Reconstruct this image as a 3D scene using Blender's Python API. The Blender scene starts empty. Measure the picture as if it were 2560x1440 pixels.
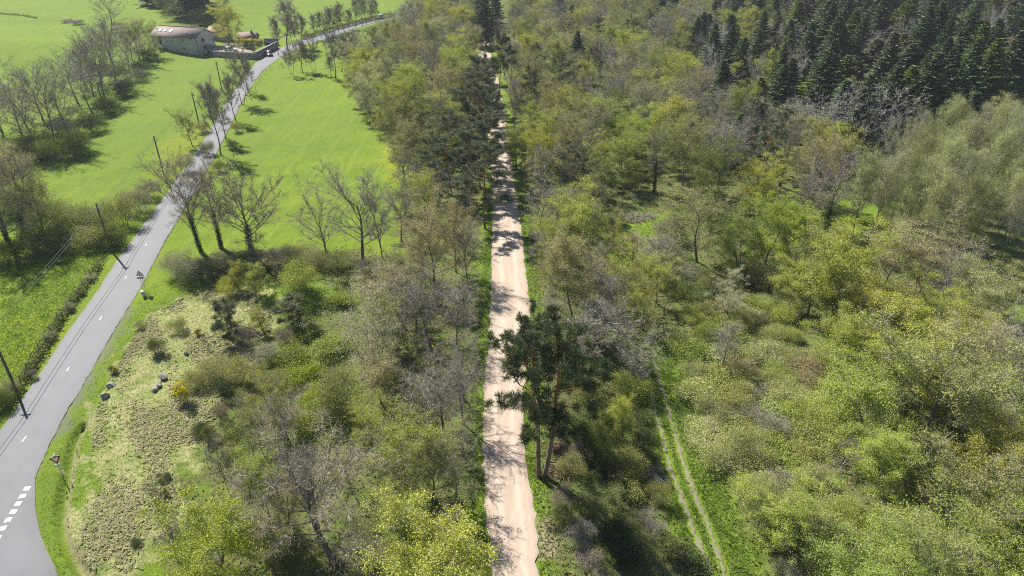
import bpy, math
import numpy as np
from mathutils import Vector, Matrix

SC = bpy.context.scene
COL = SC.collection
R = math.radians

# ------------------------------------------------------------------ camera, sky, sun, exposure
CAM_H, PITCH, FPX = 46.0, R(30.0), 1730.0          # metres, downward tilt, focal length in px of a 2560 px wide frame
cam = bpy.data.objects.new('camera', bpy.data.cameras.new('camera'))
COL.objects.link(cam)
cam.location = (0, 0, CAM_H)
cam.rotation_euler = (R(90) - PITCH, 0, 0)
cam.data.sensor_width = 36.0
cam.data.lens = 36.0 * FPX / 2560.0
cam.data.clip_end = 3000
SC.camera = cam

SUN_AZ, SUN_EL = R(41), R(45)                      # to the left of the view axis, above the horizon
sun_dir = Vector((-math.sin(SUN_AZ) * math.cos(SUN_EL), math.cos(SUN_AZ) * math.cos(SUN_EL), math.sin(SUN_EL)))
W_ = bpy.data.worlds.new('World'); SC.world = W_; W_.use_nodes = True
nt = W_.node_tree
bg = nt.nodes['Background']
sky = nt.nodes.new('ShaderNodeTexSky'); sky.sky_type = 'NISHITA'; sky.sun_disc = False
sky.sun_elevation = SUN_EL; sky.sun_rotation = -SUN_AZ
sky.altitude = 900; sky.air_density = 1.0; sky.dust_density = 0.6; sky.ozone_density = 1.0
nt.links.new(sky.outputs[0], bg.inputs[0]); bg.inputs[1].default_value = 0.058
sl = bpy.data.lights.new('sun', 'SUN'); sl.energy = 5.0; sl.angle = R(0.53); sl.color = (1.0, 0.95, 0.86)
so = bpy.data.objects.new('sun', sl); COL.objects.link(so)
so.rotation_euler = sun_dir.to_track_quat('Z', 'Y').to_euler()
vs = SC.view_settings
vs.view_transform = 'Standard'; vs.look = 'None'; vs.exposure = 0.95; vs.gamma = 1.0; vs.use_curve_mapping = False
cy = SC.cycles
cy.max_bounces = 5; cy.diffuse_bounces = 2; cy.filter_width = 1.1; cy.glossy_bounces = 2; cy.transmission_bounces = 4; cy.volume_bounces = 0
cy.transparent_max_bounces = 4; cy.caustics_reflective = False; cy.caustics_refractive = False
cy.use_denoising = False; cy.sample_clamp_indirect = 4.0

# ------------------------------------------------------------------ small maths
def smooth(a, b, x):
    t = np.clip((np.asarray(x, float) - a) / (b - a), 0, 1)
    return t * t * (3 - 2 * t)

def flat(px, py, z=0.0):
    """where the sight line of a photo pixel meets the level z"""
    u = (px - 1280) / FPX; v = (py - 720) / FPX
    d = (u, math.cos(PITCH) - v * math.sin(PITCH), -math.sin(PITCH) - v * math.cos(PITCH))
    t = (CAM_H - z) / -d[2]
    return t * d[0], t * d[1]

def to_px(x, y, z):
    dep = y * math.cos(PITCH) + (CAM_H - z) * math.sin(PITCH)
    dn = -y * math.sin(PITCH) + (CAM_H - z) * math.cos(PITCH)
    return 1280 + FPX * x / dep, 720 + FPX * dn / dep

def line(pts):
    return np.array([flat(*p) for p in pts])

def dist_line(x, y, P):
    x = np.asarray(x, float); y = np.asarray(y, float)
    best = np.full(x.shape, 1e9)
    for (ax, ay), (bx, by) in zip(P[:-1], P[1:]):
        dx, dy = bx - ax, by - ay
        t = np.clip(((x - ax) * dx + (y - ay) * dy) / (dx * dx + dy * dy + 1e-9), 0, 1)
        best = np.minimum(best, np.hypot(x - ax - t * dx, y - ay - t * dy))
    return best

def inside(x, y, P):
    x = np.asarray(x, float); y = np.asarray(y, float)
    c = np.zeros(x.shape, bool)
    n = len(P); j = n - 1
    for i in range(n):
        xi, yi = P[i]; xj, yj = P[j]
        m = ((yi > y) != (yj > y))
        xx = (xj - xi) * (y - yi) / ((yj - yi) if abs(yj - yi) > 1e-9 else 1e-9) + xi
        c ^= m & (x < xx)
        j = i
    return c

def wob(x, y):
    return (np.sin(x * .71 + 1.3) * np.cos(y * .63 + .4) + .6 * np.sin(x * 1.63 + y * 1.21 + 2.) + .5 * np.cos(x * .31 - y * .37)
            + .35 * np.sin(x * 3.1 - y * 2.3) * np.cos(y * 2.9 + .7))

# ------------------------------------------------------------------ lines of the place
ROAD_L = line([(0, 1077), (83, 960), (160, 842), (233, 742), (293, 650), (345, 580), (395, 513), (440, 452), (478, 400), (512, 347), (545, 292), (575, 245), (605, 200), (640, 157), (690, 124), (760, 97), (850, 70), (940, 47), (1010, 32)])
ROAD_R = line([(88, 1195), (113, 1135), (160, 1040), (213, 955), (277, 840), (353, 717), (410, 607), (460, 523), (500, 455), (535, 395), (565, 335), (590, 285), (615, 235), (655, 178), (703, 141), (768, 111), (858, 82), (945, 57), (1015, 41)])
# the road mouth and the side road that leaves towards the viewer
SIDE_R = line([(88, 1195), (86, 1260), (97, 1330), (120, 1385), (153, 1440)])
ROAD_C = np.vstack([[(-47.0, 30.0)], (ROAD_L[1:] + 0) * 0 + 0.5 * (ROAD_L[1:] + ROAD_R[1:])])
GRAV_Y = np.array([20, 34, 39, 43, 48, 55, 61, 68, 78, 88, 98, 110, 118, 135, 160, 190, 215, 245, 290, 340.])
_gl = line([(1230, 1440), (1221, 1365), (1212, 1260), (1210, 1193), (1207, 1060), (1209, 970), (1214, 920), (1223, 860), (1226, 760), (1229, 647), (1231, 560), (1231, 490), (1229, 440), (1222, 350), (1212, 270), (1202, 205), (1196, 170), (1190, 130), (1184, 80)])
_gr = line([(1348, 1440), (1345, 1365), (1338, 1275), (1321, 1205), (1310, 1120), (1308, 1010), (1318, 900), (1324, 840), (1325, 760), (1312, 660), (1301, 560), (1292, 490), (1284, 440), (1272, 350), (1260, 270), (1247, 205), (1238, 170), (1226, 130), (1214, 80)])
def g_left(y): return np.interp(y, _gl[:, 1], _gl[:, 0])
def g_right(y): return np.interp(y, _gr[:, 1], _gr[:, 0])
DITCH = line([(205, 1065), (186, 1095), (176, 1130), (168, 1170), (162, 1215), (153, 1260), (150, 1300), (156, 1340), (170, 1375), (192, 1410), (222, 1440), (250, 1470)])

MX, MY = flat(735, 750)
def terrain(x, y):
    x = np.asarray(x, float); y = np.asarray(y, float)
    dg = x - g_right(y)
    z = -3.0 * smooth(3.0, 12.0, dg) * (1 - .65 * smooth(75, 125, y))
    z = z + 1.5 * np.exp(-(((x - MX) / 5.0) ** 2 + ((y - MY) / 3.6) ** 2))
    z = z + 3.0 * smooth(-95, -126, x) * smooth(205, 236, y)
    z = z + .045 * np.clip(y - 262, 0, 160) * smooth(-35, -90, x)
    z = z + .03 * np.clip(y - 175, 0, 200) * smooth(25, 90, x)
    dr = dist_line(x, y, ROAD_C)
    free = smooth(3.6, 7.0, dr) * np.maximum(smooth(.8, 4.0, dg), smooth(.8, 4.0, g_left(y) - x))
    z = z + .10 * wob(x, y) * free * np.where(y < 130, 1, .6)
    dd = dist_line(x, y, DITCH)
    z = z - .75 * (1 - smooth(.10, .55, dd))
    z = z + .25 * smooth(.8, 4.0, dd) * (1 - smooth(10, 16, dd)) * (x > np.interp(y, DITCH[::-1, 1], DITCH[::-1, 0])) * (y < 66)
    return z

def T1(x, y):
    return float(terrain(np.array([x]), np.array([y]))[0])

def spot(px, py, dz=0.0):
    """ground point whose height dz above the ground shows at that photo pixel"""
    z = 0.0
    for _ in range(10):
        x, y = flat(px, py, z + dz)
        z = .5 * z + .5 * T1(x, y)
    return x, y, T1(x, y)

# ------------------------------------------------------------------ materials
def mat(name):
    m = bpy.data.materials.new(name); m.use_nodes = True
    n = m.node_tree; n.nodes.clear()
    o = n.nodes.new('ShaderNodeOutputMaterial')
    return m, n, o

def N(n, typ, **kw):
    k = n.nodes.new(typ)
    for a, b in kw.items():
        if a.startswith('i_'): k.inputs[a[2:].replace('_', ' ')].default_value = b
        else: setattr(k, a, b)
    return k

def noise(n, scale, detail=4, rough=.6, vec=None):
    k = N(n, 'ShaderNodeTexNoise'); k.inputs['Scale'].default_value = scale; k.inputs['Detail'].default_value = detail; k.inputs['Roughness'].default_value = rough
    if vec: n.links.new(vec, k.inputs['Vector'])
    return k.outputs['Fac']

def ramp(n, fac, stops):
    k = N(n, 'ShaderNodeValToRGB'); e = k.color_ramp.elements
    while len(e) < len(stops): e.new(.5)
    for el, (p, c) in zip(e, stops):
        el.position = p; el.color = (*c, 1) if len(c) == 3 else c
    n.links.new(fac, k.inputs[0]); return k.outputs[0]

def mixc(n, f, a, b, mode='MIX'):
    k = N(n, 'ShaderNodeMix', data_type='RGBA', blend_type=mode)
    for s, i in ((f, 0), (a, 6), (b, 7)):
        if hasattr(s, 'links'): n.links.new(s, k.inputs[i])
        elif i == 0: k.inputs[0].default_value = s
        else: k.inputs[i].default_value = (*s, 1)
    return k.outputs[2]

def mth(n, op, a, b=None, clamp=False):
    k = N(n, 'ShaderNodeMath', operation=op, use_clamp=clamp)
    for i, s in enumerate((a, b)):
        if s is None: continue
        if hasattr(s, 'links'): n.links.new(s, k.inputs[i])
        else: k.inputs[i].default_value = s
    return k.outputs[0]

def attr(n, name, kind='GEOMETRY'):
    k = N(n, 'ShaderNodeAttribute', attribute_name=name, attribute_type=kind); return k.outputs['Fac']

def principled(n, o, col, rough=.8, spec=.3, bump=None, bs=.5, bd=.05, metal=0):
    p = N(n, 'ShaderNodeBsdfPrincipled')
    if hasattr(col, 'links'): n.links.new(col, p.inputs['Base Color'])
    else: p.inputs['Base Color'].default_value = (*col, 1)
    if hasattr(rough, 'links'): n.links.new(rough, p.inputs['Roughness'])
    else: p.inputs['Roughness'].default_value = rough
    p.inputs['Specular IOR Level'].default_value = spec; p.inputs['Metallic'].default_value = metal
    if bump is not None:
        b = N(n, 'ShaderNodeBump'); b.inputs['Strength'].default_value = bs; b.inputs['Distance'].default_value = bd
        n.links.new(bump, b.inputs['Height']); n.links.new(b.outputs[0], p.inputs['Normal'])
    n.links.new(p.outputs[0], o.inputs[0]); return p

def simple(name, col, rough=.7, spec=.3, var=.15, scale=6., bs=.3, bd=.02, metal=0):
    m, n, o = mat(name)
    tc = N(n, 'ShaderNodeTexCoord').outputs['Object']
    f = noise(n, scale, 4, .6, tc)
    c = ramp(n, f, [(.25, tuple(v * (1 - var) for v in col)), (.75, tuple(min(1, v * (1 + var)) for v in col))])
    principled(n, o, c, rough, spec, f, bs, bd, metal); return m

def leaf_material(name, trans=.45, gloss=.015, vary=.3):
    m, n, o = mat(name)
    oi = N(n, 'ShaderNodeObjectInfo'); ge = N(n, 'ShaderNodeNewGeometry')
    hs = N(n, 'ShaderNodeHueSaturation')
    n.links.new(oi.outputs['Color'], hs.inputs['Color'])
    n.links.new(mth(n, 'MULTIPLY_ADD', oi.outputs['Random'], .03) , hs.inputs['Hue'])
    k = hs.inputs['Hue'].links[0].from_node; k.inputs[2].default_value = .485
    v = mth(n, 'MULTIPLY_ADD', ge.outputs['Random Per Island'], vary); v.node.inputs[2].default_value = 1 - vary * .5
    n.links.new(v, hs.inputs['Value'])
    d = N(n, 'ShaderNodeBsdfDiffuse'); t = N(n, 'ShaderNodeBsdfTranslucent'); g = N(n, 'ShaderNodeBsdfGlossy'); g.inputs['Roughness'].default_value = .45
    tint = mixc(n, .35, hs.outputs[0], (1.0, .95, .25), 'MULTIPLY')
    n.links.new(hs.outputs[0], d.inputs[0]); n.links.new(tint, t.inputs[0])
    a = N(n, 'ShaderNodeMixShader'); a.inputs[0].default_value = trans; n.links.new(d.outputs[0], a.inputs[1]); n.links.new(t.outputs[0], a.inputs[2])
    b = N(n, 'ShaderNodeMixShader'); b.inputs[0].default_value = gloss; n.links.new(a.outputs[0], b.inputs[1]); n.links.new(g.outputs[0], b.inputs[2])
    n.links.new(b.outputs[0], o.inputs[0]); return m

def fixed_leaf(name, col, trans=.4, vary=.6, hue=.04):
    m, n, o = mat(name)
    ge = N(n, 'ShaderNodeNewGeometry'); hs = N(n, 'ShaderNodeHueSaturation'); hs.inputs['Color'].default_value = (*col, 1)
    v = mth(n, 'MULTIPLY_ADD', ge.outputs['Random Per Island'], vary); v.node.inputs[2].default_value = 1 - vary * .5
    n.links.new(v, hs.inputs['Value'])
    tc = N(n, 'ShaderNodeTexCoord').outputs['Object']
    h = mth(n, 'MULTIPLY_ADD', noise(n, .35, 3, .6, tc), hue); h.node.inputs[2].default_value = .5 - hue * .5
    n.links.new(h, hs.inputs['Hue'])
    d = N(n, 'ShaderNodeBsdfDiffuse'); t = N(n, 'ShaderNodeBsdfTranslucent')
    n.links.new(hs.outputs[0], d.inputs[0]); n.links.new(hs.outputs[0], t.inputs[0])
    a = N(n, 'ShaderNodeMixShader'); a.inputs[0].default_value = trans; n.links.new(d.outputs[0], a.inputs[1]); n.links.new(t.outputs[0], a.inputs[2])
    n.links.new(a.outputs[0], o.inputs[0]); return m

M = {}
M['leaf'] = leaf_material('leaf', .34)
M['needle'] = leaf_material('needle', .15, .03, .5)
M['green_blade'] = fixed_leaf('green_blade', (0.187, 0.288, 0.058))
M['lush_blade'] = fixed_leaf('lush_blade', (0.230, 0.331, 0.043))
M['straw_blade'] = fixed_leaf('straw_blade', (0.360, 0.331, 0.187), .3)
M['olive_leaf'] = fixed_leaf('olive_leaf', (0.194, 0.223, 0.072))
M['litter_leaf'] = fixed_leaf('litter_leaf', (0.238, 0.194, 0.122), .2)
M['ivy_leaf'] = fixed_leaf('ivy_leaf', (0.036, 0.061, 0.018), .2, .8)
M['yellow_flower'] = fixed_leaf('yellow_flower', (.92, .74, .04), .35, .3, .02)

def twig_material(name, a, b):
    m, n, o = mat(name)
    oi = N(n, 'ShaderNodeObjectInfo'); ge = N(n, 'ShaderNodeNewGeometry')
    c = mixc(n, oi.outputs['Alpha'], b, mixc(n, .38, a, oi.outputs['Color']))
    hs = N(n, 'ShaderNodeHueSaturation'); n.links.new(c, hs.inputs['Color'])
    v = mth(n, 'MULTIPLY_ADD', ge.outputs['Random Per Island'], .5); v.node.inputs[2].default_value = .75
    v2 = mth(n, 'MULTIPLY_ADD', oi.outputs['Random'], .3); v2.node.inputs[2].default_value = .85
    n.links.new(mth(n, 'MULTIPLY', v, v2), hs.inputs['Value'])
    principled(n, o, hs.outputs[0], .75, .25); return m
M['twig'] = twig_material('twig', (.275, .24, .195), (.50, .48, .45))

def bark_material(name, a, b, top=None):
    m, n, o = mat(name)
    tc = N(n, 'ShaderNodeTexCoord').outputs['Object']
    mp = N(n, 'ShaderNodeMapping'); mp.inputs['Scale'].default_value = (1, 1, .25); n.links.new(N(n, 'ShaderNodeNewGeometry').outputs['Position'], mp.inputs[0])
    f = noise(n, 7, 5, .65, mp.outputs[0])
    c = ramp(n, f, [(.3, a), (.7, b)])
    if top:
        sx = N(n, 'ShaderNodeSeparateXYZ'); n.links.new(tc, sx.inputs[0])
        h = N(n, 'ShaderNodeMapRange'); h.inputs[1].default_value = top[0]; h.inputs[2].default_value = top[1]; n.links.new(sx.outputs[2], h.inputs[0])
        c = mixc(n, h.outputs[0], c, ramp(n, f, [(.3, top[2]), (.7, top[3])]))
    principled(n, o, c, .9, .15, f, .8, .05); return m
M['bark'] = bark_material('bark', (0.076, 0.068, 0.058), (0.200, 0.178, 0.153))
M['pale_bark'] = bark_material('pale_bark', (0.255, 0.238, 0.217), (0.425, 0.399, 0.374))
M['pine_bark'] = bark_material('pine_bark', (0.111, 0.085, 0.072), (0.221, 0.170, 0.140), (.30, .60, (0.204, 0.102, 0.051), (0.340, 0.178, 0.093)))
M['rust_bark'] = bark_material('rust_bark', (0.170, 0.093, 0.055), (0.306, 0.187, 0.119))

# --- ground: grass of several kinds, straw, litter, soil; the zones are plain facts of where each grows
def ground_material():
    m, n, o = mat('ground')
    tc = N(n, 'ShaderNodeTexCoord').outputs['Object']
    n1 = noise(n, .06, 4, .6, tc); n2 = noise(n, .45, 5, .65, tc); n3 = noise(n, 3.2, 5, .7, tc); n4 = noise(n, 14, 3, .7, tc)
    mp = N(n, 'ShaderNodeMapping'); mp.inputs['Scale'].default_value = (1.0, .22, 1); mp.inputs['Rotation'].default_value = (0, 0, .25); n.links.new(tc, mp.inputs[0])
    n5 = noise(n, 1.1, 4, .65, mp.outputs[0])
    g = ramp(n, n2, [(.25, (0.107, 0.185, 0.017)), (.5, (0.144, 0.226, 0.020)), (.75, (0.184, 0.260, 0.025))])
    g = mixc(n, ramp(n, n1, [(.35, (0, 0, 0)), (.68, (1, 1, 1))]), g, (0.188, 0.253, 0.024))
    g = mixc(n, mth(n, 'MULTIPLY', ramp(n, n5, [(.48, (0, 0, 0)), (.7, (1, 1, 1))]), .65), g, (0.110, 0.169, 0.027))
    g = mixc(n, mth(n, 'MULTIPLY', ramp(n, n3, [(.54, (0, 0, 0)), (.70, (1, 1, 1))]), .85), g, (0.085, 0.136, 0.017))
    g = mixc(n, mth(n, 'MULTIPLY', ramp(n, n4, [(.6, (0, 0, 0)), (.75, (1, 1, 1))]), .35), g, (0.221, 0.279, 0.053))
    wv = N(n, 'ShaderNodeTexWave', wave_type='BANDS', bands_direction='X'); wv.inputs['Scale'].default_value = .055; wv.inputs['Distortion'].default_value = 2.2; wv.inputs['Detail'].default_value = 2; wv.inputs['Detail Scale'].default_value = .25; n.links.new(tc, wv.inputs['Vector'])
    g = mixc(n, mth(n, 'MULTIPLY', ramp(n, wv.outputs['Fac'], [(.90, (0, 0, 0)), (.97, (1, 1, 1))]), .28), g, (0.221, 0.271, 0.050))
    n7 = noise(n, .018, 3, .55, tc); g = mixc(n, ramp(n, n7, [(.42, (0, 0, 0)), (.62, (.55, .55, .55))]), g, (0.114, 0.185, 0.027))
    n8 = noise(n, 1.4, 6, .8, tc); g = mixc(n, mth(n, 'MULTIPLY', ramp(n, n8, [(.55, (0, 0, 0)), (.68, (1, 1, 1))]), .8), g, (0.074, 0.124, 0.019))
    far = mixc(n, ramp(n, n2, [(.4, (0, 0, 0)), (.6, (1, 1, 1))]), (0.121, 0.203, 0.024), (0.162, 0.234, 0.032))
    g = mixc(n, attr(n, 'far'), g, mixc(n, .5, g, far))
    yel = mth(n, 'MULTIPLY', attr(n, 'yellow'), ramp(n, n3, [(.45, (0, 0, 0)), (.62, (1, 1, 1))]))
    g = mixc(n, yel, g, (0.397, 0.324, 0.010))
    dry = ramp(n, n3, [(.28, (.165, .205, .060)), (.45, (.27, .28, .11)), (.6, (.40, .37, .20)), (.8, (.50, .455, .29))])
    dryf = mth(n, 'MULTIPLY', attr(n, 'dry'), ramp(n, n2, [(.30, (.25, .25, .25)), (.58, (1, 1, 1))]))
    c = mixc(n, dryf, g, dry)
    lit = ramp(n, n3, [(.3, (0.062, 0.076, 0.024)), (.5, (0.124, 0.140, 0.044)), (.62, (0.174, 0.152, 0.076)), (.8, (0.249, 0.208, 0.128))])
    lit = mixc(n, ramp(n, n2, [(.5, (0, 0, 0)), (.66, (1, 1, 1))]), lit, (0.129, 0.200, 0.036))
    c = mixc(n, attr(n, 'litter'), c, lit)
    soil = ramp(n, n4, [(.25, (0.216, 0.152, 0.100)), (.55, (0.398, 0.304, 0.216)), (.8, (0.515, 0.424, 0.328))])
    c = mixc(n, mth(n, 'MULTIPLY', attr(n, 'soil'), ramp(n, n3, [(.3, (.3, .3, .3)), (.55, (1, 1, 1))])), c, soil)
    grit = ramp(n, n4, [(.3, (0.108, 0.100, 0.096)), (.7, (0.249, 0.232, 0.224))])
    c = mixc(n, mth(n, 'MULTIPLY', attr(n, 'grit'), ramp(n, n3, [(.35, (.1, .1, .1)), (.6, (1, 1, 1))])), c, grit)
    hgt = mth(n, 'ADD', mth(n, 'MULTIPLY', n3, .6), mth(n, 'MULTIPLY', n4, .4))
    principled(n, o, c, .95, .1, hgt, .9, .22)
    return m
M['ground'] = ground_material()

def asphalt_material():
    m, n, o = mat('asphalt')
    tc = N(n, 'ShaderNodeTexCoord').outputs['Object']
    n1 = noise(n, .25, 4, .6, tc); n2 = noise(n, 2.2, 5, .7, tc); n3 = noise(n, 26, 3, .7, tc)
    c = ramp(n, n1, [(.3, (0.080, 0.085, 0.101)), (.7, (0.102, 0.108, 0.126))])
    c = mixc(n, mth(n, 'MULTIPLY', ramp(n, n2, [(.5, (0, 0, 0)), (.75, (1, 1, 1))]), .3), c, (0.064, 0.068, 0.078))
    c = mixc(n, mth(n, 'MULTIPLY', ramp(n, n3, [(.35, (0, 0, 0)), (.7, (1, 1, 1))]), .25), c, (0.142, 0.147, 0.164))
    ck = N(n, 'ShaderNodeTexVoronoi', feature='DISTANCE_TO_EDGE'); ck.inputs['Scale'].default_value = .33
    wp = N(n, 'ShaderNodeMix', data_type='VECTOR'); wp.inputs[0].default_value = .12; n.links.new(tc, wp.inputs[4]); nz = N(n, 'ShaderNodeTexNoise'); nz.inputs['Scale'].default_value = 1.2; n.links.new(tc, nz.inputs[0]); n.links.new(nz.outputs['Color'], wp.inputs[5]); n.links.new(wp.outputs[1], ck.inputs['Vector'])
    c = mixc(n, mth(n, 'MULTIPLY', ramp(n, ck.outputs['Distance'], [(.004, (1, 1, 1)), (.014, (0, 0, 0))]), ramp(n, n1, [(.55, (0, 0, 0)), (.7, (.25, .25, .25))])), c, (0.082, 0.083, 0.095))
    n6 = noise(n, .55, 2, .4, tc)
    c = mixc(n, ramp(n, n6, [(.60, (0, 0, 0)), (.66, (.35, .35, .35))]), c, (0.068, 0.072, 0.084))
    a = mth(n, 'ABSOLUTE', attr(n, 'across'))
    edge = N(n, 'ShaderNodeMapRange'); edge.inputs[1].default_value = .80; edge.inputs[2].default_value = 1.0
    n.links.new(mth(n, 'ADD', a, mth(n, 'MULTIPLY', mth(n, 'SUBTRACT', n2, .5), .22)), edge.inputs[0])
    c = mixc(n, mth(n, 'MULTIPLY', edge.outputs[0], .7), c, (0.077, 0.072, 0.068))
    tr = N(n, 'ShaderNodeMapRange'); tr.inputs[1].default_value = .22; tr.inputs[2].default_value = 0.0
    n.links.new(mth(n, 'ABSOLUTE', mth(n, 'SUBTRACT', a, .48)), tr.inputs[0])
    c = mixc(n, mth(n, 'MULTIPLY', tr.outputs[0], .25), c, (0.118, 0.125, 0.143))
    principled(n, o, c, .70, .55, n3, .15, .01); return m
M['asphalt'] = asphalt_material()

def gravel_material():
    m, n, o = mat('gravel')
    tc = N(n, 'ShaderNodeTexCoord').outputs['Object']
    mp = N(n, 'ShaderNodeMapping'); mp.inputs['Scale'].default_value = (1, .12, 1); n.links.new(tc, mp.inputs[0])
    n1 = noise(n, 1.6, 4, .6, mp.outputs[0]); n2 = noise(n, 5, 5, .7, tc); n3 = noise(n, 30, 3, .8, tc)
    c = ramp(n, n1, [(.3, (0.402, 0.314, 0.246)), (.7, (0.484, 0.392, 0.314))])
    c = mixc(n, mth(n, 'MULTIPLY', ramp(n, n2, [(.5, (0, 0, 0)), (.75, (1, 1, 1))]), .45), c, (0.387, 0.306, 0.238))
    c = mixc(n, mth(n, 'MULTIPLY', ramp(n, n3, [(.5, (0, 0, 0)), (.75, (1, 1, 1))]), .4), c, (0.551, 0.471, 0.389))
    a = mth(n, 'ABSOLUTE', attr(n, 'across'))
    tr = N(n, 'ShaderNodeMapRange'); tr.inputs[1].default_value = .20; tr.inputs[2].default_value = 0.0
    n.links.new(mth(n, 'ABSOLUTE', mth(n, 'SUBTRACT', mth(n, 'ADD', a, mth(n, 'MULTIPLY', mth(n, 'SUBTRACT', n1, .5), .2)), .42)), tr.inputs[0])
    c = mixc(n, mth(n, 'MULTIPLY', tr.outputs[0], .6), c, (0.565, 0.485, 0.403))
    edge = N(n, 'ShaderNodeMapRange'); edge.inputs[1].default_value = .78; edge.inputs[2].default_value = 1.0
    n.links.new(mth(n, 'ADD', a, mth(n, 'MULTIPLY', mth(n, 'SUBTRACT', n2, .5), .4)), edge.inputs[0])
    c = mixc(n, mth(n, 'MULTIPLY', edge.outputs[0], .6), c, (0.312, 0.257, 0.197))
    principled(n, o, c, .95, .1, mth(n, 'ADD', n3, n2), .5, .04); return m
M['gravel'] = gravel_material()
def rut_material():
    m, n, o = mat('rut_soil'); tc = N(n, 'ShaderNodeTexCoord').outputs['Object']
    n2 = noise(n, 1.3, 5, .7, tc); n3 = noise(n, 7, 4, .7, tc)
    c = ramp(n, n3, [(.3, (0.133, 0.117, 0.078)), (.7, (0.281, 0.250, 0.183))]); g = ramp(n, n3, [(.3, (0.094, 0.156, 0.023)), (.7, (0.172, 0.250, 0.039))])
    a_ = mth(n, 'ABSOLUTE', attr(n, 'across'))
    f = N(n, 'ShaderNodeMapRange'); f.inputs[1].default_value = .62; f.inputs[2].default_value = .95
    n.links.new(mth(n, 'ADD', mth(n, 'MULTIPLY', a_, .45), mth(n, 'MULTIPLY', mth(n, 'ADD', n2, n3), .48)), f.inputs[0])
    principled(n, o, mixc(n, f.outputs[0], c, g), .95, .1, n3, .6, .05); return m
M['rut'] = rut_material()
M['white_paint'] = simple('road_paint', (.62, .62, .61), .7, .3, .25, 9., .1, .005)
M['wood'] = simple('weathered_wood', (.19, .165, .135), .9, .15, .35, 7., .5, .02)
M['pole_wood'] = simple('pole_wood', (.13, .11, .10), .9, .15, .25, 5., .4, .02)
M['rock'] = simple('rock', (.30, .29, .275), .9, .2, .45, 2.6, .9, .10)
M['concrete'] = simple('concrete', (.62, .61, .58), .9, .2, .18, 5., .4, .02)
M['metal'] = simple('galvanised_metal', (.34, .35, .36), .45, .5, .1, 5., .05, .005, .6)
M['cable'] = simple('cable', (.10, .10, .105), .6, .3, .1, 5., .0, .001)
M['sign_white'] = simple('sign_white', (.82, .83, .84), .45, .4, .03, 4., 0, .001)
M['sign_red'] = simple('sign_red', (.42, .025, .03), .45, .4, .08, 4., 0, .001)
M['sign_black'] = simple('sign_black', (.02, .025, .03), .5, .4, .05, 4., 0, .001)
M['dead_wood'] = simple('dead_wood', (.55, .48, .41), .9, .1, .35, 6., .5, .02)
M['orange_wood'] = simple('split_wood', (.36, .26, .175), .9, .1, .3, 6., .5, .02)
M['rust_needles'] = fixed_leaf('rust_needles', (.22, .135, .085), .2, .7)
M['glass'] = simple('dark_glass', (.03, .035, .04), .15, .6, .1, 3., 0, .001)
M['rubber'] = simple('rubber', (.025, .025, .025), .8, .2, .2, 5., .1, .005)

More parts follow.
